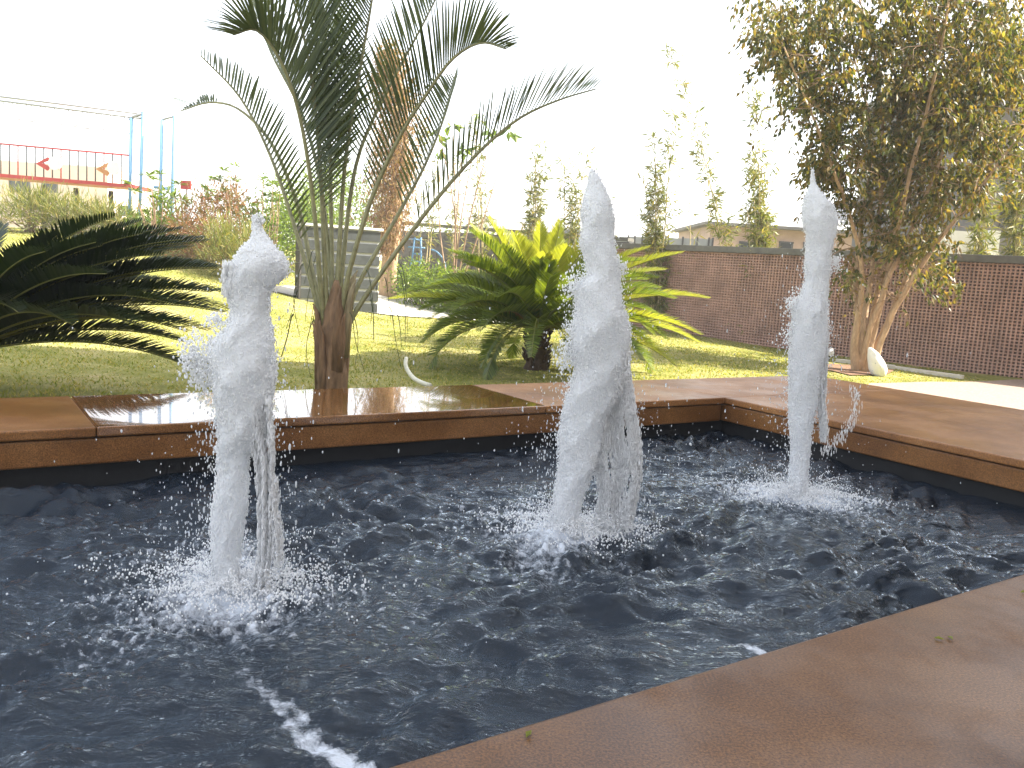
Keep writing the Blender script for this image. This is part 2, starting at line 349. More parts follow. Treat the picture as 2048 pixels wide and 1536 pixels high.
# concrete path behind the lawn
pl = [hit(*q)[:2] for q in ((540, 583), (690, 592), (780, 608), (850, 622), (950, 638), (1060, 652))]
pr = [hit(*q)[:2] for q in ((1060, 636), (960, 622), (880, 608), (800, 590), (700, 578), (540, 574))]
sheet('concrete_path', pl + pr, M['concrete'], 0.02)
def rimline(u, v): return uv2xy(u, v)
pv_ = [hit(1560, 770)[:2] if False else uv2xy(-RIM_R - 0.0, -0.55), hit(1740, 768)[:2], hit(1870, 765)[:2], hit(2060, 760)[:2], np.array([12.0, 10.0]), np.array([14.0, 2.0]), uv2xy(-RIM_R, 3.6)]
sheet('pebble_pavement', pv_, M['paving'], 0.012)

# ------------------------------------------------------------------ fountain basin
basin = thing('fountain_basin', 'brown granite fountain basin with wide wet coping around dark water', 'fountain', (*uv2xy(PU / 2, PV / 2), -0.9))
AX = np.array([[E1[0], E1[1], 0], [E2[0], E2[1], 0], [0, 0, 1.0]])
def uvbox(name, u0, u1, v0, v1, z0, z1, mat, parent=basin, bev=0.008):
    b = MB(); c = uv2xy((u0 + u1) / 2, (v0 + v1) / 2)
    b.box((c[0], c[1], (z0 + z1) / 2), (abs(u1 - u0), abs(v1 - v0), z1 - z0), AX)
    o = b.build(name, mat, parent)
    # consistent outward normals (the axes are left-handed)
    bm = bmesh.new(); bm.from_mesh(o.data); bmesh.ops.recalc_face_normals(bm, faces=bm.faces); bm.to_mesh(o.data); bm.free()
    if bev: bevel(o, bev)
    return o
g = 0.0015
# far coping: slab joints along it, the dry slab at the left end
far_cuts = [(-RIM_R, 0.02, 'granite_damp_sheen'), (0.02, 1.75, 'granite_damp_sheen'), (1.75, 4.02, 'granite_wet'), (4.02, PU + 0.9, 'granite_dry')]
cutu = xy2uv(*onz(160, 815, 0)[:2])[0]
far_cuts = [(-RIM_R, -0.0, 'granite_damp_sheen'), (0.0, 1.55, 'granite_damp_sheen'), (1.55, cutu, 'granite_wet'), (cutu, PU + 0.9, 'granite_dry')]
for u0, u1, mt in far_cuts: uvbox('coping_slab', u0 + g, u1 - g, -RIM_F, 0.0 - (0 if u0 >= 0 else g), -0.045, 0, M[mt])
for v0, v1, mt in ((0, 2.5, 'granite_damp_sheen'), (2.5, PV + RIM_N, 'granite_damp_sheen')): uvbox('coping_slab', -RIM_R, 0.0, v0 + g, v1 - g, -0.045, 0, M[mt])
for u0, u1 in ((0, 4.6), (4.6, PU + 0.9)): uvbox('coping_slab', u0 + g, u1 - g, PV, PV + RIM_N, -0.045, 0, M['granite_near'])
# fascia below the coping, set back a little, then the dark basin walls
uvbox('fascia', 0.012, PU, -0.10, -0.014, -0.168, -0.052, M['granite_dry'])
uvbox('fascia', -0.10, -0.014, -0.10, PV + 0.1, -0.168, -0.052, M['granite_dry'])
uvbox('fascia', 0.012, PU, PV + 0.014, PV + 0.10, -0.168, -0.052, M['granite_dry'])
uvbox('shadow_gap', -0.2, PU, -0.2, -0.03, -0.056, -0.04, M['basin'], bev=0); uvbox('shadow_gap', -0.2, -0.03, -0.03, PV + 0.03, -0.056, -0.04, M['basin'], bev=0)
for a in ((-0.3, PU + 0.9, -RIM_F + 0.03, -0.06), (-RIM_R + 0.03, -0.06, -0.06, PV + RIM_N - 0.03), (-0.06, PU + 0.9, PV + 0.06, PV + RIM_N - 0.03), (PU, PU + 0.9, -0.06, PV + 0.06)):
    uvbox('basin_wall', *a, -0.93, -0.058, M['basin'], bev=0)
uvbox('outer_wall', -RIM_R + 0.02, PU + 0.9, -RIM_F + 0.02, -RIM_F + 0.10, -0.6, -0.05, M['granite_dry'], bev=0)
uvbox('outer_wall', -RIM_R + 0.02, -RIM_R + 0.10, -RIM_F + 0.10, PV + RIM_N, -0.6, -0.05, M['granite_dry'], bev=0)
uvbox('basin_floor', -0.1, PU, -0.1, PV + 0.1, -0.72, -0.62, M['basin'], bev=0)

# ------------------------------------------------------------------ fountain jets, as columns read in centimetres from their outlines
def jet_point(px, py): p = onz(px, py, WATER_Z); return p
JETS = [dict(px=452, py=1165), dict(px=1128, py=1052), dict(px=1598, py=988)]
for j in JETS: j['p'] = jet_point(j['px'], j['py'])
COLS = [
 [[(430,504,514,.9),(445,503,520,1),(460,504,527,1),(480,500,541,1),(500,480,562,1),(520,468,577,.9),(540,455,579,.8),(556,448,566,.8),(572,446,545,.9),(600,455,540,1),(630,462,540,1),(660,446,546,1),(690,420,549,.9),(720,415,553,.9),(750,418,554,.9),(790,430,546,1),(830,432,542,1),(870,433,545,.9),(905,434,500,1.1),(950,433,498,1),(1000,426,497,1),(1050,421,490,1),(1100,422,482,1),(1150,424,480,1),(1185,420,486,1)],
  [(800,480,544,.7),(870,492,548,.7),(920,514,549,.7),(960,516,548,.6),(1010,517,545,.6),(1060,520,546,.6),(1110,518,541,.6),(1150,510,538,.7),(1185,505,542,.8)],
  [(960,540,552,.5),(1030,546,557,.5),(1080,548,562,.5),(1130,550,564,.5)],
  [(530,446,470,.5),(560,444,470,.5),(590,448,475,.5)]],
 [[(336,1181,1186,1),(350,1177,1198,1),(370,1175,1208,1),(400,1166,1223,1),(430,1160,1230,1),(460,1163,1228,1),(490,1158,1229,1),(520,1168,1240,1),(550,1174,1242,1),(575,1150,1243,.9),(600,1150,1246,1),(630,1150,1256,1),(660,1142,1262,.9),(700,1140,1259,.8),(740,1148,1259,.8),(790,1132,1240,.8),(830,1122,1216,.8),(880,1114,1205,.8),(930,1116,1192,.9),(980,1108,1172,.9),(1020,1102,1160,1),(1050,1100,1156,1),(1075,1094,1164,1)],
  [(690,1180,1258,.5),(740,1180,1260,.5),(800,1176,1268,.4),(850,1172,1277,.4),(900,1178,1282,.4),(950,1190,1284,.4),(1000,1194,1274,.4),(1050,1192,1266,.4),(1078,1186,1268,.4)]],
 [[(338,1622,1627,1),(370,1620,1632,1),(388,1612,1646,1),(410,1606,1667,.9),(440,1604,1674,.9),(470,1612,1670,1),(500,1613,1662,1),(530,1609,1660,1),(560,1611,1657,1),(590,1602,1655,1),(620,1586,1655,1),(660,1583,1656,.9),(700,1579,1655,.9),(740,1577,1650,.9),(800,1577,1636,.9),(850,1578,1625,1),(900,1581,1620,1),(950,1578,1616,1),(985,1574,1618,1),(1005,1566,1628,1)],
  [(700,1625,1653,.5),(760,1630,1650,.5),(800,1634,1648,.5),(840,1640,1652,.5),(880,1642,1652,.5)],
  [(775,1702,1716,.5),(800,1706,1722,.5),(830,1700,1716,.5),(860,1686,1700,.5),(880,1668,1686,.5),(895,1648,1670,.5),(910,1634,1652,.5)]]]
SPURS = [[(390,700,22),(384,715,14),(398,735,20),(405,760,18),(432,640,10),(520,440,6)],
         [(1146,578,16),(1158,570,18),(1148,665,16),(1135,700,14),(1244,540,8),(1130,720,12)],
         [(1680,437,8),(1672,525,10),(1664,530,10),(1588,605,12),(1580,670,12),(1650,700,10),(1594,612,14)]]
def in_uv(p): return xy2uv(p[0], p[1])
names = ['left', 'mid', 'right']
LAB = ['leftmost foaming water jet with a bulging, twisting top', 'middle foaming water jet, the widest, with falling curtains of water', 'rightmost slender foaming water jet in front of the lattice wall']
ico = bmesh.new(); bmesh.ops.create_icosphere(ico, subdivisions=1, radius=1.0)
ICO_V = np.array([v.co[:] for v in ico.verts]); ICO_F = np.array([[v.index for v in f.verts] for f in ico.faces]); ico.free()
def blob(mb, c, r, sz=1.0):
    mb.add(np.asarray(c) + ICO_V * np.array([r, r, r * sz]), ICO_F)
def remesh(mb, voxel, name, mat, parent, amp):
    V = np.concatenate(mb.V); me = make_mesh(name, V, np.concatenate(mb.F3) if mb.F3 else None, np.concatenate(mb.F4) if mb.F4 else None)
    o = bpy.data.objects.new('tmp', me); col.objects.link(o)
    m = o.modifiers.new('r', 'REMESH'); m.mode = 'VOXEL'; m.voxel_size = voxel
    s = o.modifiers.new('s', 'SMOOTH'); s.iterations = 2; s.factor = 0.5
    dg = bpy.context.evaluated_depsgraph_get(); ev = o.evaluated_get(dg); m2 = bpy.data.meshes.new_from_object(ev, depsgraph=dg)
    bpy.data.objects.remove(o); bpy.data.meshes.remove(me)
    n = len(m2.vertices); co = np.empty(n * 3, np.float32); m2.vertices.foreach_get('co', co); co = co.reshape(-1, 3)
    no = np.empty(n * 3, np.float32); m2.vertices.foreach_get('normal', no); no = no.reshape(-1, 3)
    d = np.array([noise.noise(Vector(c * (42, 42, 26))) * 0.7 + noise.noise(Vector(c * (150, 150, 120))) * 0.6 for c in co.astype(float)])
    co = co + no * (d * amp)[:, None]
    co -= world_loc(parent)
    m2.vertices.foreach_set('co', co.astype(np.float32).ravel()); m2.polygons.foreach_set('use_smooth', np.ones(len(m2.polygons), bool))
    m2.update(); m2.name = name; m2.materials.clear(); m2.materials.append(mat)
    q = bpy.data.objects.new(name, m2); col.objects.link(q); q.parent = parent; return q
for ji, (J, cols, spurs) in enumerate(zip(JETS, COLS, SPURS)):
    p0 = J['p']; Y0 = p0[1]
    root = thing('fountain_jet', LAB[ji], 'water jet', (p0[0], p0[1], WATER_Z), 'foaming jets in the fountain pool')
    mpp = Y0 / F_PX
    mb = MB(); drops = MB()
    foamB = [[], [], []]                       # centres, radii, vertical stretch of the foam beads
    def bead(c, r, st): foamB[0].append(c); foamB[1].append(r); foamB[2].append(st)
    for ci, c in enumerate(cols):
        cy = [q[0] for q in c]; body = ci == 0
        ys = np.arange(c[0][0], c[-1][0] + 1, 6.0)
        xl = np.interp(ys, cy, [q[1] for q in c]); xr = np.interp(ys, cy, [q[2] for q in c]); dp = np.interp(ys, cy, [q[3] for q in c])
        off = 0.0 if body else rng.uniform(-0.04, 0.03)
        na = 14; a = np.arange(na) * 2 * math.pi / na; rings = []; gph = rng.uniform(0, 6.28, 6)
        for k, y in enumerate(ys):
            f = k / len(ys); cen = P((xl[k] + xr[k]) / 2, y, Y0 + off); rx = max(0.003, (xr[k] - xl[k]) / 2 * mpp); ry = max(0.003, rx * dp[k])
            if body:
                wob = 1 + 0.10 * np.sin(a * 3 + k * 0.35 + ji) + 0.06 * np.sin(a * 5 - k * 0.5)
                rings.append(np.stack([cen[0] + rx * 0.95 * np.cos(a) * (0.5 + 0.5 * wob), cen[1] + ry * 0.93 * np.sin(a) * wob, np.full(na, cen[2])], -1))
                nb = int((rx + ry) * 2.6 * 6 * mpp / 1.7e-5 * 0.42 * (1.0 if f < 0.5 else 0.85))
                for _ in range(nb):
                    t = rng.uniform(0, 2 * math.pi); q = rng.normal(0.965, 0.035) + (rng.exponential(0.11) if rng.uniform() < 0.12 + 0.16 * f else 0)
                    bead((cen[0] + math.cos(t) * rx * q, cen[1] + math.sin(t) * ry * q, cen[2] + rng.uniform(-0.5, 0.5) * 6 * mpp), rng.uniform(0.0009, 0.0027), rng.uniform(0.9, 1.6 + 3.0 * f))
            else:                                  # falling veil: streaks of elongated beads with ragged gaps
                faint = 0.10 if (ji == 2 and ci == 2) else 1.0
                nb = int(rx * 6 * mpp / 0.15e-5 * faint)
                for _ in range(nb):
                    q = rng.uniform(-1, 1); streak = math.sin(q * 9 + gph[0] + y * 0.004) + 0.6 * math.sin(q * 21 + gph[1]) + 0.7 * math.sin(y * 0.06 + q * 5 + gph[2])
                    if streak < rng.normal(-0.95, 0.35) + 0.25 * f: continue
                    bead((cen[0] + q * rx * rng.uniform(0.9, 1.12), cen[1] + rng.normal(0, 0.012) + 0.015 * math.sin(q * 6 + gph[3]), cen[2] + rng.uniform(-0.5, 0.5) * 6 * mpp), rng.uniform(0.0007, 0.0019), rng.uniform(3.0, 11.0))
        if body:
            V = np.concatenate(rings + [rings[0].mean(0, keepdims=True), rings[-1].mean(0, keepdims=True)]); m = len(ys); F4 = []; F3 = []
            for k in range(m - 1):
                for q in range(na): F4.append([k * na + q, k * na + (q + 1) % na, (k + 1) * na + (q + 1) % na, (k + 1) * na + q])
            for q in range(na): F3 += [[m * na, (q + 1) % na, q], [m * na + 1, (m - 1) * na + q, (m - 1) * na + (q + 1) % na]]
            mb.add(V, F3, F4)
    for sx, sy, sr in spurs:
        cen = P(sx, sy, Y0)
        for _ in range(int(sr * 13)):
            bead(cen + rng.normal(0, 0.75 * sr * mpp, 3) * (1, 1, 1.3), rng.uniform(0.0014, 0.0042), rng.uniform(0.8, 2.0))
    # splash collar where the falling water meets the pool
    cxs = p0[0] + (0.06 if ji == 1 else 0.03 if ji == 0 else 0)
    for _ in range(3800):
        t = rng.uniform(0, 2 * math.pi); q = abs(rng.normal(0, 0.13)) + 0.03; lobe = 0.6 + 0.5 * math.sin(t * 3 + ji) + 0.4 * math.sin(t * 7 + 2 * ji)
        bead((cxs + math.cos(t) * q * (1.0 + 0.5 * lobe), p0[1] + math.sin(t) * q * 0.9, WATER_Z + rng.uniform(-0.004, 0.055) * max(0.06, 1 - q * 4.2) * max(0.3, lobe)), rng.uniform(0.0014, 0.0042), rng.uniform(0.8, 1.7))
    for arc in range(44):                      # thin thrown ligaments breaking into drops
        t = rng.uniform(0, 2 * math.pi); v = rng.uniform(0.10, 0.46); hh = rng.uniform(0.03, 0.12)
        for f in np.linspace(0.15, rng.uniform(0.45, 0.9), 13):
            bead((cxs + math.cos(t) * (0.06 + v * f), p0[1] + math.sin(t) * (0.06 + v * f), WATER_Z + 4 * hh * f * (1 - f) + rng.normal(0, 0.002)), rng.uniform(0.0012, 0.0034), rng.uniform(0.8, 1.8))
    Cb = np.array(foamB[0]); Rb = np.array(foamB[1])[:, None, None]; Sb = np.array(foamB[2])
    sc3 = np.ones((len(Cb), 1, 3)); sc3[:, 0, 2] = Sb
    Vb = Cb[:, None] + ICO_V[None] * Rb * sc3; Fb = ICO_F[None] + (np.arange(len(Cb)) * len(ICO_V))[:, None, None]
    tag(obj('foam_beads', Vb.reshape(-1, 3), Fb.reshape(-1, 3), None, M['curtain'], root, True), kind='stuff')
    remesh(mb, 0.0040, 'water_column', M['foam'], root, 0.0046)
    # falling drops around the column
    nd = [1000, 1100, 900][ji]
    top = cols[0][0][0]; bot = cols[0][-1][0]; cy = [q[0] for q in cols[0]]
    for k in range(nd):
        f = rng.uniform(0, 1) ** 0.6; y = top + 120 + (bot - top - 120) * f
        lft = np.interp(y, cy, [q[1] for q in cols[0]]); rgt = np.interp(y, cy, [q[2] for q in cols[0]])
        if ji == 1 and y > 760: rgt = 1280
        if ji == 0 and y > 860: rgt = 548
        side = rng.uniform() < [0.62, 0.7, 0.66][ji]; sp = rng.exponential([30, 26, 26][ji]) * (0.3 + 1.3 * f)
        if rng.uniform() < 0.12: sp *= 3.5
        x = lft + 4 - sp if side else rgt - 4 + sp
        cen = P(x, y, Y0 + rng.normal(0, 0.10))
        if cen[2] < WATER_Z: continue
        r = rng.uniform(0.0010, 0.0027) * (1.6 if rng.uniform() < 0.15 else 1)
        blob(drops, cen, r, rng.uniform(1.0, 3.2))
    for k in range(320):   # low splash drops thrown out over the pool
        t = rng.uniform(0, 2 * math.pi); q = 0.12 + rng.exponential(0.16)
        blob(drops, (p0[0] + math.cos(t) * q, p0[1] + math.sin(t) * q, WATER_Z + 0.02 + abs(rng.normal(0, 0.05))), rng.uniform(0.0012, 0.0036), rng.uniform(0.8, 1.6))
    tag(drops.build('spray_drops', M['drop'], root, True), kind='stuff')

# ------------------------------------------------------------------ pool water
def water():
    step = 0.0115
    us = np.arange(-0.10, PU, step); vs2 = np.arange(-0.10, PV + 0.1, step); U, V = np.meshgrid(us, vs2, indexing='ij')
    H = np.zeros_like(U); r2 = np.random.default_rng(3)
    wu = U + 0.05 * np.sin(V * 5 + 1) + 0.03 * np.sin(U * 9 + V * 4); wv = V + 0.05 * np.sin(U * 4 + 2) + 0.03 * np.sin(V * 8 - U * 3)
    for k in range(95):
        lam = 0.042 * (13 ** r2.uniform(0, 1)); th = r2.normal(1.25, 0.55); ph = r2.uniform(0, 6.28)
        a = 0.0102 * lam * r2.uniform(0.4, 1.5) * (1.1 if lam < 0.13 else 1.0)
        s = np.sin((wu * math.cos(th) + wv * math.sin(th)) * 2 * math.pi / lam + ph)
        H += a * (s if k % 6 else (1 - 2 * np.sqrt(s * s + 0.02)) * 1.0)
    H *= (1 + 0.40 * np.sin(U * 1.7 + V * 2.3) + 0.30 * np.sin(U * 3.1 - V * 4.2 + 1.0))
    foam = np.zeros_like(U) - 0.2
    for J in JETS:
        ju, jv = in_uv(J['p']); J['uv'] = (ju, jv); dx = U - ju; dy = V - jv; r = np.hypot(dx, dy) + 1e-6; an = np.arctan2(dy, dx)
        rr = r * (1 + 0.12 * np.sin(an * 3 + ju) + 0.08 * np.sin(an * 7))
        H += 0.006 * np.cos(rr * 2 * math.pi / 0.21) * np.exp(-r / 0.7) + 0.0035 * np.cos(rr * 2 * math.pi / 0.10 + an) * np.exp(-r / 0.5)
        near = np.exp(-(r / 0.42) ** 2)
        ch = np.zeros_like(U)
        for k in range(26):
            lam = r2.uniform(0.03, 0.13); th = r2.uniform(0, 6.28); s = np.sin((wu * math.cos(th) + wv * math.sin(th)) * 2 * math.pi / lam + r2.uniform(0, 6.28))
            ch += lam * 0.030 * (1 - 2 * np.sqrt(s * s + 0.03))
        H += near * ch * 1.15 + 0.02 * np.exp(-(r / 0.12) ** 2)
        cres = np.clip(ch * 22, -0.4, 0.5)
        foam = np.maximum(foam, 0.45 * np.exp(-(rr / 0.16) ** 2) + 0.53 * np.exp(-(rr / 0.62) ** 2) + cres * 0.75 * np.exp(-(r / 0.85) ** 2) + 0.0 + 0.10 * np.sin(an * 2 + ju * 3) * np.exp(-(r / 0.5) ** 2))
    def trail(pts, w0, w1, gain):              # white streak along a path, drawn in the foam colour
        q = np.array([xy2uv(*onz(x, y, WATER_Z)[:2]) for x, y in pts]); q = smooth_path(np.c_[q, np.zeros(len(q))], 40)[:, :2]; best = np.full(U.shape, 9.0); tt = np.zeros(U.shape)
        for i_ in range(40):
            d = np.hypot(U - q[i_][0], V - q[i_][1]); m_ = d < best; best[m_] = d[m_]; tt[m_] = i_ / 39
        wv2 = 0.012 * np.sin(U * 61 + V * 23) + 0.010 * np.sin(V * 83 - U * 37) + 0.007 * np.sin(U * 140 + 2)
        return gain * (0.35 + 0.65 * tt) * np.clip(1.15 - (np.maximum(best + wv2, 0) / (w0 + (w1 - w0) * tt)) ** 1.5, -0.3, 1) - 0.0
    foam = np.maximum(foam, trail([(490, 1335), (545, 1395), (600, 1450), (660, 1500), (760, 1580)], 0.030, 0.046, 0.60))
    foam = np.maximum(foam, trail([(1440, 1275), (1490, 1295), (1560, 1318)], 0.014, 0.022, 0.5))
    edge = np.minimum.reduce([U + 0.1, V + 0.1, PV + 0.1 - V]); H *= 0.55 + 0.45 * sstep(edge / 0.35)
    X = O[0] + E1[0] * U + E2[0] * V; Y = O[1] + E1[1] * U + E2[1] * V; Z = WATER_Z + H
    nx = len(vs2); i, j = np.meshgrid(np.arange(len(us) - 1), np.arange(nx - 1), indexing='ij'); k = (i * nx + j).ravel()
    F4 = np.stack([k, k + 1, k + nx + 1, k + nx], -1)
    o = obj('pool_water', np.stack([X, Y, Z], -1).reshape(-1, 3), None, F4, M['water'], None, True)
    bm = bmesh.new(); bm.from_mesh(o.data); bm.faces.ensure_lookup_table()
    if bm.faces[0].normal.z < 0: bmesh.ops.reverse_faces(bm, faces=bm.faces)
    bm.to_mesh(o.data); bm.free()
    at = o.data.attributes.new('foam', 'FLOAT', 'POINT'); at.data.foreach_set('value', foam.ravel().astype(np.float32))
    tag(o, kind='structure')
water()
# ------------------------------------------------------------------ leaves
def leaf_quads(C, D, N, L, W, fold=0.25):
    """folded rhombic leaves: C base points, D direction, N normal, L length, W width"""
    D = nrm(D); S = nrm(np.cross(D, N)); N2 = np.cross(S, D); L = np.asarray(L)[:, None]; W = np.asarray(W)[:, None]
    m = C + D * L * 0.42
    V = np.stack([C, m + S * W / 2 + N2 * W * fold, C + D * L, m - S * W / 2 + N2 * W * fold], 1).reshape(-1, 3)
    k = np.arange(len(C))[:, None] * 4
    return V, np.concatenate([k + np.array([[0, 1, 2]]), k + np.array([[0, 2, 3]])])
def frond(parent, path, leaf_len, leaf_w, n_leaf, start, vee, mats, r0=0.012, droop=0.15, fwd=0.6, centre=None, name='frond', twist=0.0, jitter=0.06, bend=0.0):
    """rachis with two rows of leaflets; vee = how far leaflets lift towards the upper side"""
    pts = smooth_path(path, 26); T = nrm(np.gradient(pts, axis=0))
    c = np.asarray(centre if centre is not None else path[0]); inward = np.array([c[0], c[1], 0]) - np.array([pts[-1][0], pts[-1][1], 0])
    ref = nrm(nrm(inward) * 0.8 + np.array([0, 0, 1.0])) if np.linalg.norm(inward) > 0.05 else np.array([0, -1.0, 0.3])
    N = nrm(ref - T * (T @ ref)[:, None]); S = np.cross(T, N)
    b = MB(); m = len(pts); b.tube(pts, np.linspace(r0, r0 * 0.22, m), 6)
    rach = b.build(name, mats[1], parent, True)
    tt = np.linspace(start, 0.995, n_leaf); lv = []; 
    idx = tt * (m - 1); i0 = np.clip(idx.astype(int), 0, m - 2); f = (idx - i0)[:, None]
    p = pts[i0] * (1 - f) + pts[i0 + 1] * f; t = nrm(T[i0] * (1 - f) + T[i0 + 1] * f); n = nrm(N[i0] * (1 - f) + N[i0 + 1] * f); s = np.cross(t, n)
    q = (tt - start) / (1 - start); prof = np.clip(np.minimum(0.45 + q * 3.2, 1.0) * (1 - 0.72 * np.clip((q - 0.55) / 0.45, 0, 1) ** 1.6), 0.15, 1)
    mbl = MB()
    for sgn in (-1, 1):
        k = len(tt); d = nrm(t * (fwd + 0.5 * q[:, None]) + sgn * s * (1.0 - 0.35 * vee) + n * vee + rng.normal(0, jitter, (k, 3)))
        L = (leaf_len * prof * rng.uniform(0.88, 1.08, k))[:, None]; side = nrm(np.cross(d, nrm(n + sgn * s * -0.3))); W = leaf_w * np.minimum(1, prof + 0.25)[:, None]
        g_ = np.array([0, 0, -1.0])
        p1 = p + d * L * 0.35 + g_ * droop * L * 0.08 ; p2 = p + d * L * 0.70 + g_ * droop * L * 0.35 ; p3 = p + d * L + g_ * droop * L * 0.9
        V = np.stack([p - side * W * 0.3, p + side * W * 0.3, p1 - side * W * 0.5, p1 + side * W * 0.5, p2 - side * W * 0.38, p2 + side * W * 0.38, p3], 1).reshape(-1, 3)
        kk = np.arange(k)[:, None] * 7
        mbl.add(V, kk + np.array([[4, 5, 6]]), np.concatenate([kk + np.array([[0, 1, 3, 2]]), kk + np.array([[2, 3, 5, 4]])]))
    lf = mbl.build('leaflets', mats[0], rach); tag(lf, kind='stuff')
    return rach

# ------------------------------------------------------------------ tall palm behind the far rim
PD = 5.75
pb = np.array([*P(664, 770, PD)[:2], -0.28])
palm = thing('palm_tree', 'tall feather palm with arching fronds and brown trunk behind the far rim', 'palm', pb)
b = MB()
tp = [P(664, 800, PD), P(664, 760, PD), P(665, 720, PD), P(667, 680, PD), P(669, 640, PD), P(671, 600, PD), P(673, 560, PD)]; tp[0][2] = -0.3
b.tube(smooth_path(tp, 20), np.interp(np.linspace(0, 1, 20), [0, .3, .6, .8, 1], [0.108, 0.097, 0.086, 0.06, 0.015]) * (1 + 0.06 * np.sin(np.arange(20) * 1.9)), 16)
b.build('trunk', M['palm_trunk'], palm, True)
for k in range(13):          # old leaf bases clasping the trunk
    a = rng.uniform(0, 6.28); h = rng.uniform(-0.15, 0.55); base = pb + np.array([math.cos(a) * 0.085, math.sin(a) * 0.085, 0.25 + h]); L = rng.uniform(0.25, 0.6)
    out = np.array([math.cos(a), math.sin(a), 0])
    b = MB(); b.tube([base - (0, 0, 0.12), base + (0, 0, L * 0.4) + out * 0.012, base + (0, 0, L * 0.8) + out * 0.03, base + (0, 0, L) + out * 0.06], [0.03, 0.033, 0.018, 0.004], 7)
    b.build('leaf_base', M['palm_sheath'] if h > 0.25 else M['palm_trunk'], palm, True)
PF = [ # stalk outline, distance offset at the tip, leaflet length, bare part, leaflets a side
 ([(648,650),(640,560),(626,400),(602,245),(565,130),(515,62),(466,70)], -0.55, 0.56, 0.33, 58),
 ([(655,640),(650,540),(640,330),(622,150),(590,10),(545,-70)], -0.2, 0.58, 0.32, 58),
 ([(670,640),(676,540),(690,330),(718,150),(744,0),(760,-120)], 0.15, 0.50, 0.40, 48),
 ([(684,640),(694,560),(742,400),(800,272),(852,190),(905,118),(962,86),(1012,98)], -0.35, 0.48, 0.30, 50),
 ([(690,690),(702,640),(775,528),(872,400),(962,300),(1040,236),(1118,200),(1192,178)], 0.1, 0.46, 0.38, 34),
 ([(646,680),(632,600),(588,450),(540,310),(480,195),(402,112)], 0.35, 0.34, 0.36, 34),
 ([(650,640),(628,560),(598,420),(545,290),(480,220),(420,205),(362,222)], 0.9, 0.24, 0.80, 13),
 ([(664,640),(664,540),(660,300),(655,120),(640,-60)], 0.5, 0.50, 0.42, 42),
 ([(676,640),(684,540),(712,330),(770,190),(840,60),(900,-60)], 0.6, 0.46, 0.42, 40),
 ([(690,660),(716,570),(790,440),(850,330),(890,230),(910,160)], 0.75, 0.36, 0.45, 24),
 ([(668,640),(660,540),(640,360),(600,220),(540,100),(500,-20)], 0.7, 0.44, 0.45, 36),
]
for pth, dz, ll, st, nlf in PF:
    n = len(pth); path = [P(x, y, PD + dz * (i / (n - 1)) ** 1.4) for i, (x, y) in enumerate(pth)]
    frond(palm, path, ll, 0.0175, int(nlf * 1.3), st, 0.85, (M['palm_leaf'], M['palm_rachis']), 0.020, 0.10, 0.95, centre=pb, jitter=0.05)
for k in range(22):          # thin dry strands hanging from the stalks
    x = rng.choice([rng.uniform(585, 650), rng.uniform(690, 800)]); y = rng.uniform(500, 640); A = P(x, y, PD + rng.uniform(-0.3, 0.4)); s = -1 if x < 660 else 1
    L = rng.uniform(0.2, 0.5); b = MB(); b.tube(smooth_path([A, A + (s * 0.05 * L, 0, -0.1 * L), A + (s * 0.12 * L, 0, -0.5 * L), A + (s * rng.uniform(0, 0.3) * L, 0, -L)], 10), np.linspace(0.004, 0.0015, 10), 5)
    b.build('hanging_strand', M['palm_leaf'], palm, True)

# ------------------------------------------------------------------ cycads
def cycad(name, label, base, trunk_h, tr, fr, group='cycads on the lawn'):
    root = thing(name, label, 'cycad', base, group)
    b = MB(); zz = np.linspace(-0.05, trunk_h, 9); b.tube(np.stack([np.full(9, base[0]), np.full(9, base[1]), base[2] + zz], -1), tr * (1 + 0.12 * np.sin(np.arange(9) * 2.4)) * np.linspace(1, 0.8, 9), 12)
    for k in range(70):
        a = rng.uniform(0, 6.28); h = rng.uniform(0, trunk_h); o_ = np.array([math.cos(a), math.sin(a), 0]); q = np.array(base) + o_ * tr * 0.85 + (0, 0, h)
        b.tube([q, q + o_ * 0.05 + (0, 0, 0.05)], [0.022, 0.006], 5)
    b.build('trunk', M['cycad_trunk'], root, True)
    for (az, el0, el1, L, mk, ll) in fr:
        # a frond leaves the crown at elevation el0 and bends over to el1
        top = np.array(base) + np.array([math.cos(az) * tr * 0.5, math.sin(az) * tr * 0.5, trunk_h]); pts = [top]; n = 7
        for i in range(n):
            e = el0 + (el1 - el0) * ((i + 0.5) / n) ** 1.25
            pts.append(pts[-1] + np.array([math.cos(az) * math.cos(e), math.sin(az) * math.cos(e), math.sin(e)]) * L / n)
        frond(root, pts, ll, 0.0165 if mk == 'cycad_shaded' else 0.0155, 78, 0.10, 0.55, (M[mk], M['cycad_rachis']), 0.010, 0.05, 0.55, centre=np.array(base), jitter=0.04)
    return root
cb = hit(1072, 742); cb = np.array([cb[0], cb[1] + 0.15, float(ground_z(cb[0], cb[1] + 0.15))])
fr = []
for k in range(84):
    lay = k / 84; az = k * 2.39996 + rng.uniform(-0.2, 0.2)
    el0 = R(82 - 68 * lay + rng.uniform(-5, 5)); el1 = el0 - R(38 + 42 * lay + rng.uniform(-8, 10)); L = rng.uniform(1.12, 1.42) * (0.86 + 0.22 * min(1, lay * 2))
    mk = 'cycad_yellow' if lay < 0.14 else 'cycad_leaf'
    fr.append((az, el0, el1, L, mk, rng.uniform(0.19, 0.23)))
for az, e in ((R(215), 60), (R(250), 48), (R(235), 75), (R(200), 40)): fr.append((az, R(e), R(e - 30), 0.36, 'cycad_dry', 0.14))
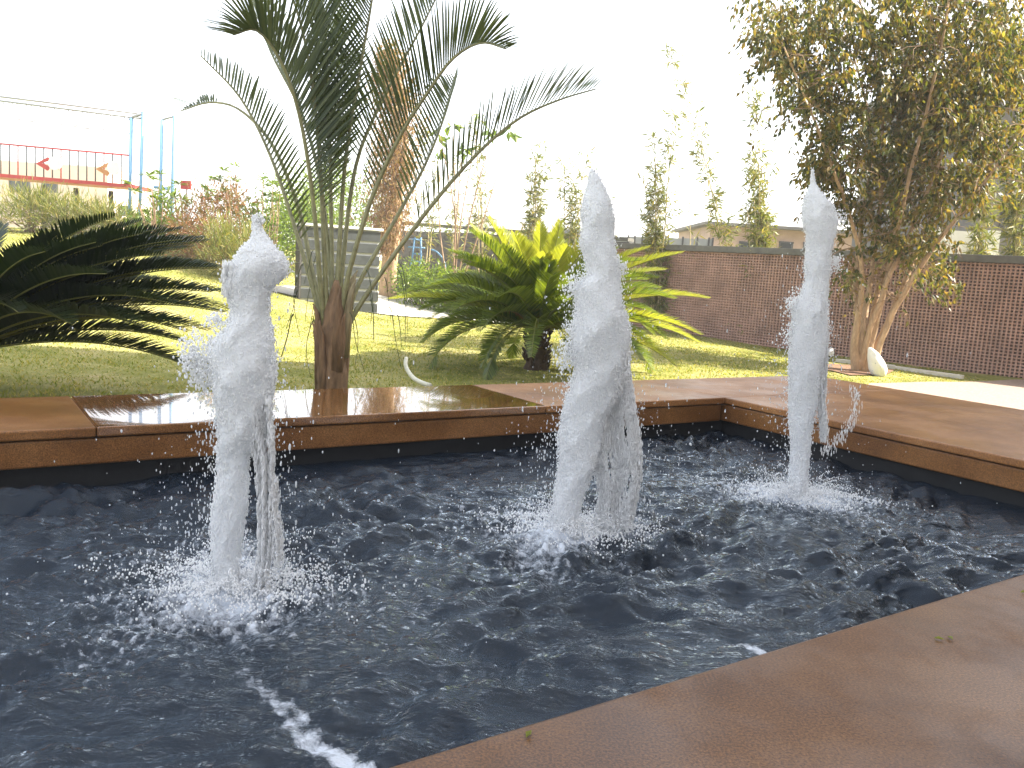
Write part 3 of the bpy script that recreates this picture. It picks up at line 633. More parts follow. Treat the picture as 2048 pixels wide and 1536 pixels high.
for az, e0, e1, L in ((R(200), 72, 52, 1.25), (R(262), 78, 62, 1.15), (R(165), 66, 40, 1.3), (R(285), 74, 60, 1.2), (R(350), 60, 20, 1.4), (R(20), 45, 5, 1.6), (R(-8), 32, -6, 1.75), (R(-25), 24, -22, 1.7), (R(5), 18, -25, 1.7), (R(-15), 50, 12, 1.65), (R(-35), 12, -32, 1.6), (R(185), 25, -12, 1.55)): fr.append((az, R(e0), R(e1), L, 'cycad_yellow', 0.2))
cycad('cycad', 'large sunlit cycad with yellow green fronds behind the middle jet', cb, 0.42, 0.13, fr)
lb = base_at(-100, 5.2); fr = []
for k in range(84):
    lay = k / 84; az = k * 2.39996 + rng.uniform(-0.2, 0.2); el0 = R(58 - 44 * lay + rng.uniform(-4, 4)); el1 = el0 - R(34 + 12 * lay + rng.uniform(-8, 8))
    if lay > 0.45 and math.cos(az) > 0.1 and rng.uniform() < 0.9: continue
    fr.append((az, el0, el1, rng.uniform(1.15, 1.42), 'cycad_shaded', rng.uniform(0.15, 0.19)))
for az, e0, e1, L in ((R(2), 40, 0, 1.75), (R(-8), 28, -14, 1.6), (R(-20), 52, 15, 1.6), (R(15), 50, 5, 1.7), (R(-35), 32, -12, 1.5), (R(-5), 46, 8, 1.7), (R(5), 33, -12, 1.75), (R(-14), 36, -10, 1.65), (R(20), 36, -8, 1.7), (R(-28), 40, 0, 1.6), (R(12), 50, 14, 1.6), (R(-10), 50, 12, 1.55), (R(25), 30, -12, 1.65), (R(-45), 35, -10, 1.5), (R(-2), 34, -4, 1.72), (R(10), 16, -26, 1.5), (R(-25), 48, 10, 1.5), (R(30), 46, 8, 1.6), (R(0), 47, 6, 1.7), (R(-12), 44, 4, 1.65), (R(9), 42, 0, 1.7), (R(18), 46, 8, 1.7), (R(-20), 30, -12, 1.55), (R(3), 27, -14, 1.6), (R(-6), 50, 12, 1.62), (R(24), 40, 0, 1.7), (R(-38), 46, 6, 1.5), (R(35), 42, 2, 1.65)): fr.append((az, R(e0), R(e1), L * 0.96, 'cycad_shaded', 0.2))
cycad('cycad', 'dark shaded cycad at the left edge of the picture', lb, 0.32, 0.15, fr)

# ------------------------------------------------------------------ multi-stemmed fig tree on the right
tb = hit(1722, 744); TD = tb[1]
fig = thing('fig_tree', 'multi-stemmed weeping fig tree with pale bark in front of the lattice wall', 'tree', tb)
limbs = []
ends = []
stems = [ # (px, py, distance offset) paths from the base
 [(1716,752,0),(1708,690,-.05),(1716,620,-.1),(1722,540,-.15),(1700,440,-.3),(1660,330,-.6),(1610,200,-.8),(1560,80,-.9)],
 [(1722,752,0),(1722,700,0),(1728,640,0),(1742,560,.05),(1760,460,.1),(1770,330,.2),(1765,200,.3),(1740,60,.4),(1700,-60,.5)],
 [(1730,752,0),(1738,700,0),(1752,640,-.05),(1770,560,-.1),(1790,460,-.3),(1815,340,-.5),(1850,200,-.7),(1880,60,-.9),(1900,-80,-1)],
 [(1736,752,0),(1752,700,.05),(1778,640,.1),(1808,570,.15),(1845,480,.3),(1890,380,.5),(1940,260,.7),(1990,140,.9),(2040,10,1)],
 [(1726,752,.05),(1716,660,.1),(1712,560,.2),(1725,440,.4),(1745,300,.7),(1720,160,.9),(1660,30,1.1)],
 [(1740,752,-.05),(1770,660,-.15),(1810,580,-.3),(1870,490,-.5),(1930,410,-.7),(2000,320,-.9),(2080,240,-1)],
 [(1732,752,0),(1745,640,.1),(1776,520,.2),(1800,400,.3),(1822,280,.3),(1830,150,.3),(1820,0,.3)],
 [(1718,740,0),(1740,660,-.1),(1765,600,-.15),(1790,530,-.2),(1830,450,-.2),(1880,330,-.2),(1920,200,-.1),(1970,60,0)],
]
for si, s in enumerate(stems):
    pts = [P(x, y, TD + d) for x, y, d in s]; pts[0][2] = tb[2] - 0.05; pp = smooth_path(pts, 26)
    pp[4:] += np.cumsum(rng.normal(0, 0.006, (22, 3)), 0)
    r = np.interp(np.linspace(0, 1, 26), [0, .12, .4, 1], [0.085 if si < 4 else 0.06, 0.055 if si < 4 else 0.04, 0.032, 0.008])
    b = MB(); b.tube(pp, r, 10); b.build('stem', M['ficus_bark'], fig, True); limbs.append(pp)
twigs = MB(); tips = []
def add_twig(A, d, L, r0):
    pts = [A]; d = nrm(d)
    for i in range(5): d = nrm(d + rng.normal(0, 0.22, 3) + np.array([0, 0, -0.10 * i])); pts.append(pts[-1] + d * L / 5)
    twigs.tube(pts, np.linspace(r0, r0 * 0.3, 6), 5); return np.array(pts)
for pp in limbs:
    for k in range(34):
        i = rng.integers(7, 26); A = pp[i]; a = rng.uniform(0, 6.28)
        d = np.array([math.cos(a), math.sin(a), rng.uniform(0.0, 0.9)]); low = 1 if i < 11 else 0
        t = add_twig(A, d, rng.uniform(0.35, 0.9) * (0.55 if low else 1), 0.008)
        tips.append((t, low))
        for q in range(2):
            t2 = add_twig(t[rng.integers(1, 5)], rng.normal(0, 1, 3) + (0, 0, 0.1), rng.uniform(0.2, 0.55), 0.005); tips.append((t2, low))
tag(twigs.build('twigs', M['twig'], fig, True), kind='stuff')
# the crown's outline: clump centres, as (px, py, spread px, weight)
cl = [(1690,-10,60,1.6),(1840,-10,80,1.8),(1980,-10,80,1.8),(2040,130,50,1.4),(1900,230,70,1.5),(1850,120,70,1.4),(1540,20,45,1),(1580,70,55,1.3),(1640,40,60,1.4),(1600,130,45,1.1),(1560,90,35,.6),(1640,170,40,1),(1615,190,30,.6),(1700,90,70,1.6),(1680,200,45,1),(1780,60,80,1.6),(1860,60,80,1.8),(1960,40,80,1.8),(2030,60,60,1.4),
      (1700,240,40,.9),(1660,280,38,.9),(1640,310,32,.7),(1690,330,42,.9),(1660,360,32,.6),(1760,180,60,1.4),(1830,180,70,1.6),(1910,160,75,1.8),(1990,160,60,1.4),(1800,290,55,1.2),(1870,300,65,1.5),(1940,280,65,1.4),(2000,250,45,.9),
      (1760,380,45,.3),(1830,390,55,.6),(1890,400,50,.7),(1940,370,45,.6),(1700,420,30,.15),(1680,400,25,.25),(1860,470,45,.45),(1820,500,40,.25),(1890,520,32,.35),(1850,560,28,.2),(1700,540,25,.12),(1690,560,20,.12),(1780,450,35,.12)]
C = []; Dv = []
for x, y, s, wt in cl:
    for sub in range(int(25 * wt)):
        cen = P(x + rng.normal(0, s * 0.62), y + rng.normal(0, s * 0.62), TD + rng.normal(0, 0.55))
        k = int(28 * rng.uniform(0.5, 1.4)); spread = rng.uniform(0.06, 0.15)
        # a drooping spray: leaves strung along a hanging curve
        a = rng.uniform(0, 6.28); h = np.array([math.cos(a), math.sin(a), 0]); t = rng.uniform(0, 1, k)[:, None]
        pts = cen + h * (t * spread * 2.2) + np.array([0, 0, -1]) * (t ** 1.8) * spread * 2.6 + rng.normal(0, 0.035, (k, 3))
        C.append(pts); Dv.append(h * 0.5 + np.array([0, 0, -0.9]) + rng.normal(0, 0.42, (k, 3)))
for t, low in tips:
    k = rng.integers(5, 12) if not low else rng.integers(0, 2); f = rng.uniform(0.2, 1, k) * 5
    if k == 0: continue
    i = np.clip(f.astype(int), 0, 4); C.append(t[i] * (1 - (f - i))[:, None] + t[np.minimum(i + 1, 5)] * (f - i)[:, None] + rng.normal(0, 0.02, (k, 3))); Dv.append(rng.normal(0, 0.6, (k, 3)) + (0, 0, -0.7))
C = np.concatenate(C); Dv = np.concatenate(Dv); k = len(C)
V, F3 = leaf_quads(C, Dv, rng.normal(0, 1, (k, 3)) + (0, -0.3, 0.6), rng.uniform(0.065, 0.115, k), rng.uniform(0.030, 0.048, k), 0.15)
tag(obj('crown', V, F3, None, M['ficus_leaf'], fig), kind='stuff')

# ------------------------------------------------------------------ tree pit, added sun patch stone and spotlight by the fig tree
def kerb_run(name, label, pts, wd, ht, mat, cat, n_st=1):
    root = thing(name, label, cat, (*pts[0][:2], float(ground_z(*pts[0][:2]))))
    for i in range(len(pts) - 1):
        a = np.array(pts[i][:2]); c = np.array(pts[i + 1][:2]); L = np.linalg.norm(c - a); ns = max(1, int(L / 0.6)); d = (c - a) / L
        for q in range(ns):
            m = a + d * L * (q + 0.5) / ns; z = float(ground_z(*m)); bb = MB(); bb.box((m[0], m[1], z + ht / 2 - 0.03), (L / ns - 0.006, wd, ht + 0.06), [[d[0], d[1], 0], [-d[1], d[0], 0], [0, 0, 1]])
            bevel(bb.build('kerb_stone', mat, root), 0.006)
    return root
pit = [hit(*q) for q in ((1630, 738), (1672, 724), (1790, 738), (1925, 758))]
kerb_run('tree_pit_kerb', 'pale low kerb round the bed at the foot of the fig tree', [pit[1], pit[2], pit[3]], 0.10, 0.05, M['kerb'], 'kerb')
sheet('soil_bed', [hit(*q)[:2] for q in ((1640, 738), (1660, 729), (1720, 733), (1790, 741), (1770, 752), (1700, 752))], M['soil'], 0.015)
st = hit(1757, 752); root = MB(); nn = 40  # added white stone standing in for a sun patch on the trunk
bm = bmesh.new(); bmesh.ops.create_icosphere(bm, subdivisions=4, radius=1.0)
for v in bm.verts:
    d = noise.noise(v.co * 1.7) * 0.12; z = (v.co.z + 1) / 2
    v.co = Vector((v.co.x * 0.125 * (1 + d) * (1.15 - 0.55 * z) - 0.16 * z * z, v.co.y * 0.12 * (1 + d), z * 0.40 - 0.03))
me = bpy.data.meshes.new('sun_patch_stone'); bm.to_mesh(me); bm.free(); me.materials.append(M['sun_patch'])
for p in me.polygons: p.use_smooth = True
o = bpy.data.objects.new('sun_patch_stone', me); col.objects.link(o); o.location = (st[0], st[1], st[2]); tag(o, 'added white stone standing in for the sun patch on the fig tree base', 'stone')
sp = hit(1657, 722); spot = thing('garden_spotlight', 'small black garden spotlight with round lens left of the fig tree', 'spotlight', sp)
b = MB(); b.tube([sp + (0, 0, -0.05), sp + (0, 0, 0.10)], 0.012, 8); b.build('stake', M['black_plastic'], spot, True)
b = MB(); hd = np.array([0.0, -1, 0.15]); b.tube([sp + (0, 0.07, 0.12), sp + (0, 0.03, 0.125), sp + (0, -0.05, 0.135)], [0.03, 0.06, 0.07], 14); b.build('housing', M['black_plastic'], spot, True)
b = MB(); b.tube([sp + (0, -0.049, 0.135), sp + (0, -0.056, 0.136)], [0.058, 0.056], 16); b.build('lens', M['white_wall'], spot, True)

# ------------------------------------------------------------------ lattice wall
WR = hit(2048, 757); WL = hit(1285, 655)
wd = WR[:2] - WL[:2]; Lw = np.linalg.norm(wd); wd /= Lw; wn = np.array([wd[1], -wd[0]])
if wn[1] > 0: wn = -wn
A0 = WL[:2] - wd * 1.6; L2 = Lw + 1.6 + 4.5
zt = P(2048, 515, WR[1])[2]; zl = P(1250, 486, A0[1] + (WL[1] - A0[1]) * 0.6)[2]
wall = thing('lattice_wall', 'long brown terracotta lattice wall with grey coping behind the fig tree', 'wall', (*A0, -0.35))
def wx(s, off, z): return np.array([A0[0] + wd[0] * s + wn[0] * off, A0[1] + wd[1] * s + wn[1] * off, z])
def ztop(s): return zl + (zt - zl) * min(1.0, s / (Lw + 1.6))
ang = math.atan2(ztop(L2) - ztop(0), L2); wa = np.array([[wd[0] * math.cos(ang), wd[1] * math.cos(ang), math.sin(ang)], [wn[0], wn[1], 0], [-wd[0] * math.sin(ang), -wd[1] * math.sin(ang), math.cos(ang)]])
zm = (ztop(0) + ztop(L2)) / 2; Hh = 1.9; mid = wx(L2 / 2, 0, 0); upv = wa[2]
def wbox(name, mat, s, off, h, size, kind=None, mbx=None):
    mm = mbx or MB(); mm.box(np.array([mid[0], mid[1], zm]) + wa[0] * (s - L2 / 2) + wa[1] * off + upv * h, size, wa)
    if mbx is None: return mm.build(name, mat, wall)
wbox('back_panel', M['lattice_hole_shade'], L2 / 2, -0.085, -Hh / 2 - 0.06, (L2, 0.04, Hh))  # dark sheet that gives the holes their shade
cp = wbox('coping', M['wall_coping'], L2 / 2, 0.0, -0.055, (L2 + 0.06, 0.2, 0.11)); bevel(cp, 0.006)
lat = MB(); pitch = 0.062; ch = 0.049
for k in range(int(L2 / pitch)): wbox('', None, (k + 0.5) * pitch, -0.004, -Hh / 2 - 0.112, (pitch * 0.40, 0.05, Hh), mbx=lat)
for k in range(int(Hh / ch)): wbox('', None, L2 / 2, 0.0, -0.13 - k * ch, (L2, 0.054, ch * 0.42), mbx=lat)
tag(lat.build('lattice', M['terracotta'], wall), kind='stuff')

# ------------------------------------------------------------------ stone block wall behind the plants (left of the lattice wall)
def block_wall(name, label, A, B, z0, zA, zB, th, mat, bw, bh):
    A = np.array(A); B = np.array(B); L = np.linalg.norm(B - A); d = (B - A) / L; n = np.array([d[1], -d[0]]); n = n if n[1] < 0 else -n
    root = thing(name, label, 'wall', (*A, z0)); ax = [[d[0], d[1], 0], [n[0], n[1], 0], [0, 0, 1]]
    m_ = (A + B) / 2; b = MB(); zt_ = min(zA, zB); b.box((m_[0] - n[0] * 0.02, m_[1] - n[1] * 0.02, (z0 + zt_) / 2 - 0.02), (L, th, zt_ - z0 - 0.02), ax); b.build('core', M['mortar'], root)
    meshes = []
    for q in range(3):
        h = np.array([bw * (0.97), 0.05, bh * 0.93]) / 2; k = np.array([[-1,-1,-1],[1,-1,-1],[1,1,-1],[-1,1,-1],[-1,-1,1],[1,-1,1],[1,1,1],[-1,1,1]]) * h + rng.normal(0, 0.004, (8, 3))
        me = make_mesh('stone_block', k @ np.array(ax), None, [[0,1,2,3],[7,6,5,4],[4,5,1,0],[5,6,2,1],[6,7,3,2],[7,4,0,3]]); me.materials.append(mat); meshes.append(me)
    rows = int((max(zA, zB) - z0) / bh) + 1
    for r in range(rows):
        z = z0 + (r + 0.5) * bh
        for q in range(int(L / bw)):
            s = (q + 0.5 + 0.5 * (r % 2)) * bw
            if s > L - bw / 2: continue
            if z + bh / 2 > zA + (zB - zA) * s / L: continue
            o = bpy.data.objects.new('stone_block', meshes[rng.integers(3)]); col.objects.link(o); o.parent = root
            c = A + d * s + n * (th / 2 + rng.uniform(-0.008, 0.008)); o.location = (c[0] - A[0], c[1] - A[1], z - z0)
    b = MB(); zz = (zA + zB) / 2; an = math.atan2(zB - zA, L)
    b.box((m_[0], m_[1], zz + 0.02), (L / math.cos(an), th + 0.12, 0.07), [[d[0] * math.cos(an), d[1] * math.cos(an), math.sin(an)], [n[0], n[1], 0], [-d[0] * math.sin(an), -d[1] * math.sin(an), math.cos(an)]]); b.build('coping', M['wall_coping'], root)
    return root
gA = P(790, 447, 22.0); gB = P(1262, 482, 18.6)
block_wall('stone_wall', 'grey stone block wall behind the thin bamboos', gA[:2], gB[:2], -0.3, gA[2], gB[2], 0.2, M['stone_wall'], 0.42, 0.17)

# ------------------------------------------------------------------ tiled pillar wall behind the palm
bl = hit(592, 592); Yb = bl[1]
xa = P(592, 590, Yb)[0]; xb = P(748, 592, Yb)[0]; zb_ = float(ground_z(xb, Yb)) - 0.15; zt_ = P(670, 456, Yb)[2]
til = thing('tiled_wall', 'free-standing grey tiled garden wall with pale joints behind the palm', 'wall', ((xa + xb) / 2, Yb + 0.2, zb_))
b = MB(); b.box(((xa + xb) / 2, Yb + 0.225, (zb_ + zt_) / 2), (xb - xa - 0.01, 0.41, zt_ - zb_)); b.build('core', M['tile_joint'], til)
nr = 7; th_ = (zt_ - (zb_ + 0.15)) / nr
for r in range(-1, nr):
    for c in range(2):
        w_ = (xb - xa) / 2; bb = MB(); z = zt_ - (r + 1) * th_ if r >= 0 else zt_ - (nr + 1) * th_ 
        bb.box((xa + w_ * (c + 0.5), Yb + 0.008, z + th_ / 2), (w_ - 0.008, 0.03, th_ - 0.042)); bevel(bb.build('tile', M['tile'], til), 0.004)
for r in range(nr + 1):
    bb = MB(); bb.box((xa - 0.012, Yb + 0.215, zt_ - (r + 0.5) * th_), (0.03, 0.44, th_ - 0.008)); bb.build('side_tile', M['tile_side'], til)
b = MB(); b.box(((xa + xb) / 2, Yb + 0.21, zt_ + 0.025), (xb - xa + 0.08, 0.50, 0.045)); bevel(b.build('coping', M['tile_joint'], til), 0.005)
til.rotation_euler = (0, 0, R(24))

# ------------------------------------------------------------------ bamboos
def bamboo(px, Y, ytop, lean, n_culm, dens, label, leafy=(0.2, 1.0), spread=0.12, lscale=1.0):
    base = base_at(px, Y); root = thing('bamboo', label, 'bamboo', base, 'young bamboos along the garden walls')
    top = P(px + lean, ytop, Y); H = top[2] - base[2]; C = []; Dv = []
    for c in range(n_culm):
        b0 = base + np.array([rng.normal(0, 0.06), rng.normal(0, 0.06), -0.05]); hh = H * (1.0 if c == 0 else rng.uniform(0.6, 0.95)); dx = (top[0] - base[0]) * hh / H + rng.normal(0, 0.10)
        pts = [b0 + np.array([dx * t ** 1.8, rng.normal(0, 0.02), hh * (t - 0.01 * t ** 3)]) for t in np.linspace(0, 1, 9)]; pp = smooth_path(pts, 30)
        b = MB(); rr = np.linspace(0.016, 0.004, 30) * (1 + 0.18 * (np.arange(30) % 3 == 0)); b.tube(pp, rr, 6); b.build('culm', M['bamboo_culm'], root, True)
        tw = MB()
        for k in range(int(dens * hh * 15)):
            f = rng.uniform(*leafy); A = pp[int(f * 29)]; a = rng.uniform(0, 6.28); L = rng.uniform(0.08, 0.34) * (1.2 - 0.5 * f) * spread / 0.12
            d = nrm(np.array([math.cos(a), math.sin(a), rng.uniform(0.2, 1.0)])); E = A + d * L + (0, 0, -0.02); tw.tube([A, (A + E) / 2 + (0, 0, 0.01), E], [0.003, 0.002, 0.001], 4)
            m = rng.integers(4, 9); t = rng.uniform(0.3, 1.05, m)[:, None]; C.append(A + (E - A) * t); Dv.append(d * 0.5 + rng.normal(0, 0.55, (m, 3)) + (0, 0, -0.35))
        if tw.n: tag(tw.build('twigs', M['twig'], root), kind='stuff')
    C = np.concatenate(C); Dv = np.concatenate(Dv); k = len(C)
    V, F3 = leaf_quads(C, Dv, rng.normal(0, 1, (k, 3)) + (0, 0, 0.8), rng.uniform(0.13, 0.24, k) * lscale, rng.uniform(0.02, 0.034, k) * lscale, 0.2)
    tag(obj('foliage', V, F3, None, M['bamboo_leaf'], root), kind='stuff')
BB = [(845,20.0,250,25,3,.5,'sparse bamboo just right of the brown column tree',(.35,1.)),(912,19.5,300,14,3,.55,'thin bamboo with bare lower culms before the stone wall',(.1,1.)),
      (962,19.0,225,-4,3,.7,'tall thin bamboo left of the sunlit cycad',(.15,1.)),(1062,18.5,270,12,5,1.0,'dense bright bamboo right above the sunlit cycad',(.3,1.)),
      (1142,18.0,285,18,5,1.1,'leafy bamboo close to the left of the middle jet',(.1,1.)),(1222,17.5,330,-12,2,.35,'sparse bamboo close to the right of the middle jet',(.5,1.)),
      (1315,17.2,205,-5,6,1.35,'dense upright bamboo between the middle and right jets',(.12,1.)),(1378,17.0,380,-10,1,.35,'short sparse bamboo right of the dense upright one',(.35,1.)),
      (1462,16.6,72,-115,2,1.0,'tallest bamboo bending left at its top against the sky',(.35,1.)),(1532,16.2,118,-46,3,.9,'tall bamboo with a wispy leaning top left of the fig crown',(.45,1.)),
      (1518,16.0,250,0,6,1.35,'dense leafy bamboo just left of the right jet',(.1,1.)),(1950,14.5,220,20,4,1.0,'golden bamboo above the white panel right of the fig tree',(.25,1.)),
      (2030,13.4,200,10,5,1.2,'yellow green bamboo at the right edge of the picture',(.2,1.))]
for q in BB: bamboo(*q)

# ------------------------------------------------------------------ brown column tree behind the palm
ct = base_at(776, 18.2); colt = thing('column_tree', 'tall narrow brown leaved tree rising behind the palm', 'tree', ct)
for k, (x1, x2) in enumerate(((768, 800), (782, 812), (776, 790))):
    p_ = smooth_path([P(x1, 600, 18.2), P(x1 + 3, 540, 18.2), P((x1 + x2) / 2, 420, 18.2), P(x2, 240, 18.2), P(790, 120, 18.2)], 18); p_[0][2] = ct[2] - 0.1
    b = MB(); b.tube(p_, np.linspace(0.13 if k < 2 else 0.08, 0.02, 18), 9); b.build('trunk', M['ficus_bark'], colt, True)
C = []; Dv = []
for k in range(520):
    y = rng.uniform(95, 500); f = (y - 95) / 405; cx_ = np.interp(y, [95, 200, 330, 420, 500], [775, 790, 790, 775, 772]); hw = np.interp(y, [95, 160, 260, 380, 450, 500], [14, 34, 42, 42, 32, 18])
    cen = P(cx_ + rng.normal(0, hw * 0.55), y, 18.2 + rng.normal(0, 0.25)); m = rng.integers(14, 26); C.append(cen + rng.normal(0, 0.085, (m, 3)) * (1, 1, 1.6)); Dv.append(rng.normal(0, 0.4, (m, 3)) + (0, 0, -0.8))
C = np.concatenate(C); Dv = np.concatenate(Dv); k = len(C)
V, F3 = leaf_quads(C, Dv, rng.normal(0, 1, (k, 3)), rng.uniform(0.08, 0.16, k), rng.uniform(0.02, 0.035, k)); tag(obj('crown', V, F3, None, M['column_leaf'], colt), kind='stuff')

# ------------------------------------------------------------------ shrubs
def shrub(name, label, base, rx, ry, h, n_leaf, mat, ll=(0.05, 0.09), lw=(0.025, 0.04), group=None, nclump=26, stems=5, upright=0.0, cat='shrub'):
    root = thing(name, label, cat, base, group); base = np.asarray(base); b = MB(); C = []; Dv = []
    for k in range(nclump):
        a = rng.uniform(0, 6.28); q = math.sqrt(rng.uniform(0, 1)); zz = rng.uniform(0.15, 1) ; s = math.sqrt(max(0.05, 1 - max(0, zz - 0.35) ** 2 * 1.6))
        cen = base + np.array([math.cos(a) * rx * q * s, math.sin(a) * ry * q * s, h * zz]); m = int(n_leaf / nclump * rng.uniform(0.6, 1.4)); sg = 0.16 * min(rx, h) + 0.03
        off = rng.normal(0, sg, (m, 3)); C.append(cen + off); Dv.append(off / sg * 0.6 + rng.normal(0, 0.4, (m, 3)) + (0, 0, upright))
        if k % max(1, nclump // (stems * 3)) == 0: b.tube(smooth_path([base + (rng.normal(0, rx * 0.12), rng.normal(0, ry * 0.12), -0.03), (base + cen) / 2 + rng.normal(0, 0.05, 3), cen], 8), np.linspace(0.012, 0.004, 8), 5)
    b.build('stems', M['twig'], root, True); C = np.concatenate(C); C[:, 2] = np.maximum(C[:, 2], base[2] + 0.02); Dv = np.concatenate(Dv); k = len(C)
    V, F3 = leaf_quads(C, Dv, rng.normal(0, 1, (k, 3)) + (0, 0, 1.0), rng.uniform(*ll, k), rng.uniform(*lw, k)); tag(obj('foliage', V, F3, None, mat, root), kind='stuff'); return root
HG = 'clipped hedge shrubs beside the path'
for i, (px, py, rx, h, lab) in enumerate(((836, 612, .52, .80, 'bright green hedge shrub at the left end beside the path'), (890, 622, .50, .74, 'bright green hedge shrub second from the path end'), (940, 630, .42, .56, 'hedge shrub partly behind the cycad frond tips'), (1000, 640, .45, .52, 'hedge shrub tucked close behind the sunlit cycad'))):
    hb = hit(px, py); shrub('hedge_shrub', lab, hb, rx, rx, h, 3300, M['hedge_bright'], group=HG, nclump=80)
sheet('planting_bed', [hit(*q)[:2] for q in ((800, 606), (960, 634), (1060, 648), (1080, 620), (900, 596), (800, 592))], M['soil'], 0.012)
LG = 'shrubs along the top of the lawn'
for (px, Y, rx, h, mk, lab, nl, ll, lw, up) in (
    (425, 15.5, .75, 1.25, 'rust_leaf', 'round rust brown bush with some green right of the blue posts', 4200, (.05,.13), (.015,.03), 0.3),
    (388, 15.0, .45, .75, 'rust_leaf', 'low brown dry bush beside the blue posts', 1800, (.06,.14), (.012,.02), 0.2),
    (462, 14.6, .55, .80, 'bamboo_leaf', 'grassy yellow green clump left of the leftmost jet top', 1600, (.16,.34), (.012,.022), 0.9),
    (505, 16.2, .6, 1.15, 'hedge_leaf', 'leafy green shrub behind the leftmost jet top', 2300, (.07,.13), (.025,.045), 0.2),
    (560, 17.0, .6, 1.25, 'hedge_leaf', 'leafy green shrub left of the tiled wall', 2200, (.07,.14), (.022,.04), 0.2),
    (610, 19.5, .7, 1.5, 'hedge_leaf', 'tall green shrub behind the tiled wall', 2000, (.08,.15), (.03,.05), 0.2),
    (330, 16.4, .35, .9, 'hedge_leaf', 'green shrub between the two pairs of blue posts', 1200, (.07,.13), (.025,.045), 0.2),
    (235, 16.0, .5, .5, 'bamboo_leaf', 'yellow green feathery shrub left of the blue posts', 1700, (.12,.26), (.012,.022), 0.7),
    (150, 16.2, .55, .55, 'bamboo_leaf', 'wispy yellow shrub below the red platform', 1800, (.12,.28), (.012,.022), 0.8),
    (60, 16.0, .55, .6, 'bamboo_leaf', 'wispy yellow shrub above the shaded cycad', 1800, (.12,.28), (.012,.022), 0.8),
    (290, 15.8, .4, .5, 'hedge_leaf', 'low green shrub at the foot of the blue posts', 1000, (.06,.12), (.02,.04), 0.2)):
    shrub('garden_shrub', lab, base_at(px, Y), rx, rx * 0.7, h, nl, M[mk], ll, lw, LG, 40, upright=up)
# star-leaved young trees along the back
for (px, Y, ytop, lab) in ((300, 15.2, 345, 'thin sapling with star shaped leaf tufts by the blue posts'), (375, 15.4, 335, 'sapling with star shaped leaf tufts above the brown bush'), (480, 15.6, 330, 'sapling with star shaped leaf tufts left of the leftmost jet'), (540, 16.0, 350, 'sapling with star shaped leaf tufts right of the leftmost jet')):
    base = base_at(px, Y); root = thing('sapling', lab, 'sapling', base, 'star leaved saplings'); b = MB(); C = []; Dv = []
    for k in range(9):
        t = P(px + rng.normal(0, 26), ytop + abs(rng.normal(0, 55)), Y + rng.normal(0, 0.25)); b.tube(smooth_path([base + (0, 0, -0.05), base * 0.6 + t * 0.4 + rng.normal(0, 0.06, 3), t], 10), np.linspace(0.014, 0.005, 10), 5)
        m = 14; a = rng.uniform(0, 6.28, m); C.append(np.repeat(t[None], m, 0)); Dv.append(np.stack([np.cos(a), np.sin(a), rng.uniform(-0.3, 0.7, m)], -1))
    b.build('stems', M['twig'], root, True); C = np.concatenate(C); Dv = np.concatenate(Dv); k = len(C)
    V, F3 = leaf_quads(C, Dv, np.tile([[0, 0, 1.0]], (k, 1)) + rng.normal(0, .2, (k, 3)), rng.uniform(0.14, 0.24, k), rng.uniform(0.03, 0.05, k)); tag(obj('foliage', V, F3, None, M['hedge_leaf'], root), kind='stuff')
# broad-leaved young tree in front of the stone wall
base = base_at(905, 17.6); root = thing('banana_sapling', 'broad leaved sapling seen between the right hand palm fronds', 'sapling', base)
b = MB(); C = []; Dv = []
for (x, y) in ((880, 270), (925, 300), (960, 235), (985, 262), (1020, 265), (880, 300), (905, 250)):
    t = P(x, y, 17.6 + rng.normal(0, 0.2)); b.tube(smooth_path([base, (base + t) / 2 + rng.normal(0, .1, 3), t], 10), np.linspace(0.02, 0.006, 10), 6); m = 7; C.append(t + rng.normal(0, 0.05, (m, 3))); Dv.append(rng.normal(0, .6, (m, 3)) + (0, 0, -0.6))
b.build('stems', M['twig'], root, True); C = np.concatenate(C); Dv = np.concatenate(Dv); k = len(C); V, F3 = leaf_quads(C, Dv, rng.normal(0, 1, (k, 3)), rng.uniform(0.22, 0.36, k), rng.uniform(0.08, 0.13, k)); tag(obj('foliage', V, F3, None, M['hedge_leaf'], root), kind='stuff')

# ------------------------------------------------------------------ blue climbing ladder behind the hedge
Yl = 19.4; cl_ = thing('climbing_ladder', 'blue metal climbing ladder with curved rail in front of the stone wall', 'climbing frame', base_at(845, Yl))
for x0, x1 in ((822, 838), (840, 850)):
    b = MB(); b.tube([P(x0 - 6, 560, Yl), P(x0 + 2, 520, Yl), P(x1 - 8, 475, Yl)], 0.022, 8); b.build('rail', M['blue_paint'], cl_, True)
for y, xa_, xb2 in ((478, 818, 842), (494, 816, 850), (507, 824, 844), (522, 824, 840)):
    b = MB(); b.tube([P(xa_, y, Yl), P(xb2, y + 2, Yl)], 0.02, 8); b.build('rung', M['blue_paint'], cl_, True)
b = MB(); b.tube(smooth_path([P(862, 499, Yl), P(874, 504, Yl), P(884, 516, Yl), P(890, 530, Yl), P(892, 550, Yl)], 14), 0.022, 8); b.build('curved_rail', M['blue_paint'], cl_, True)

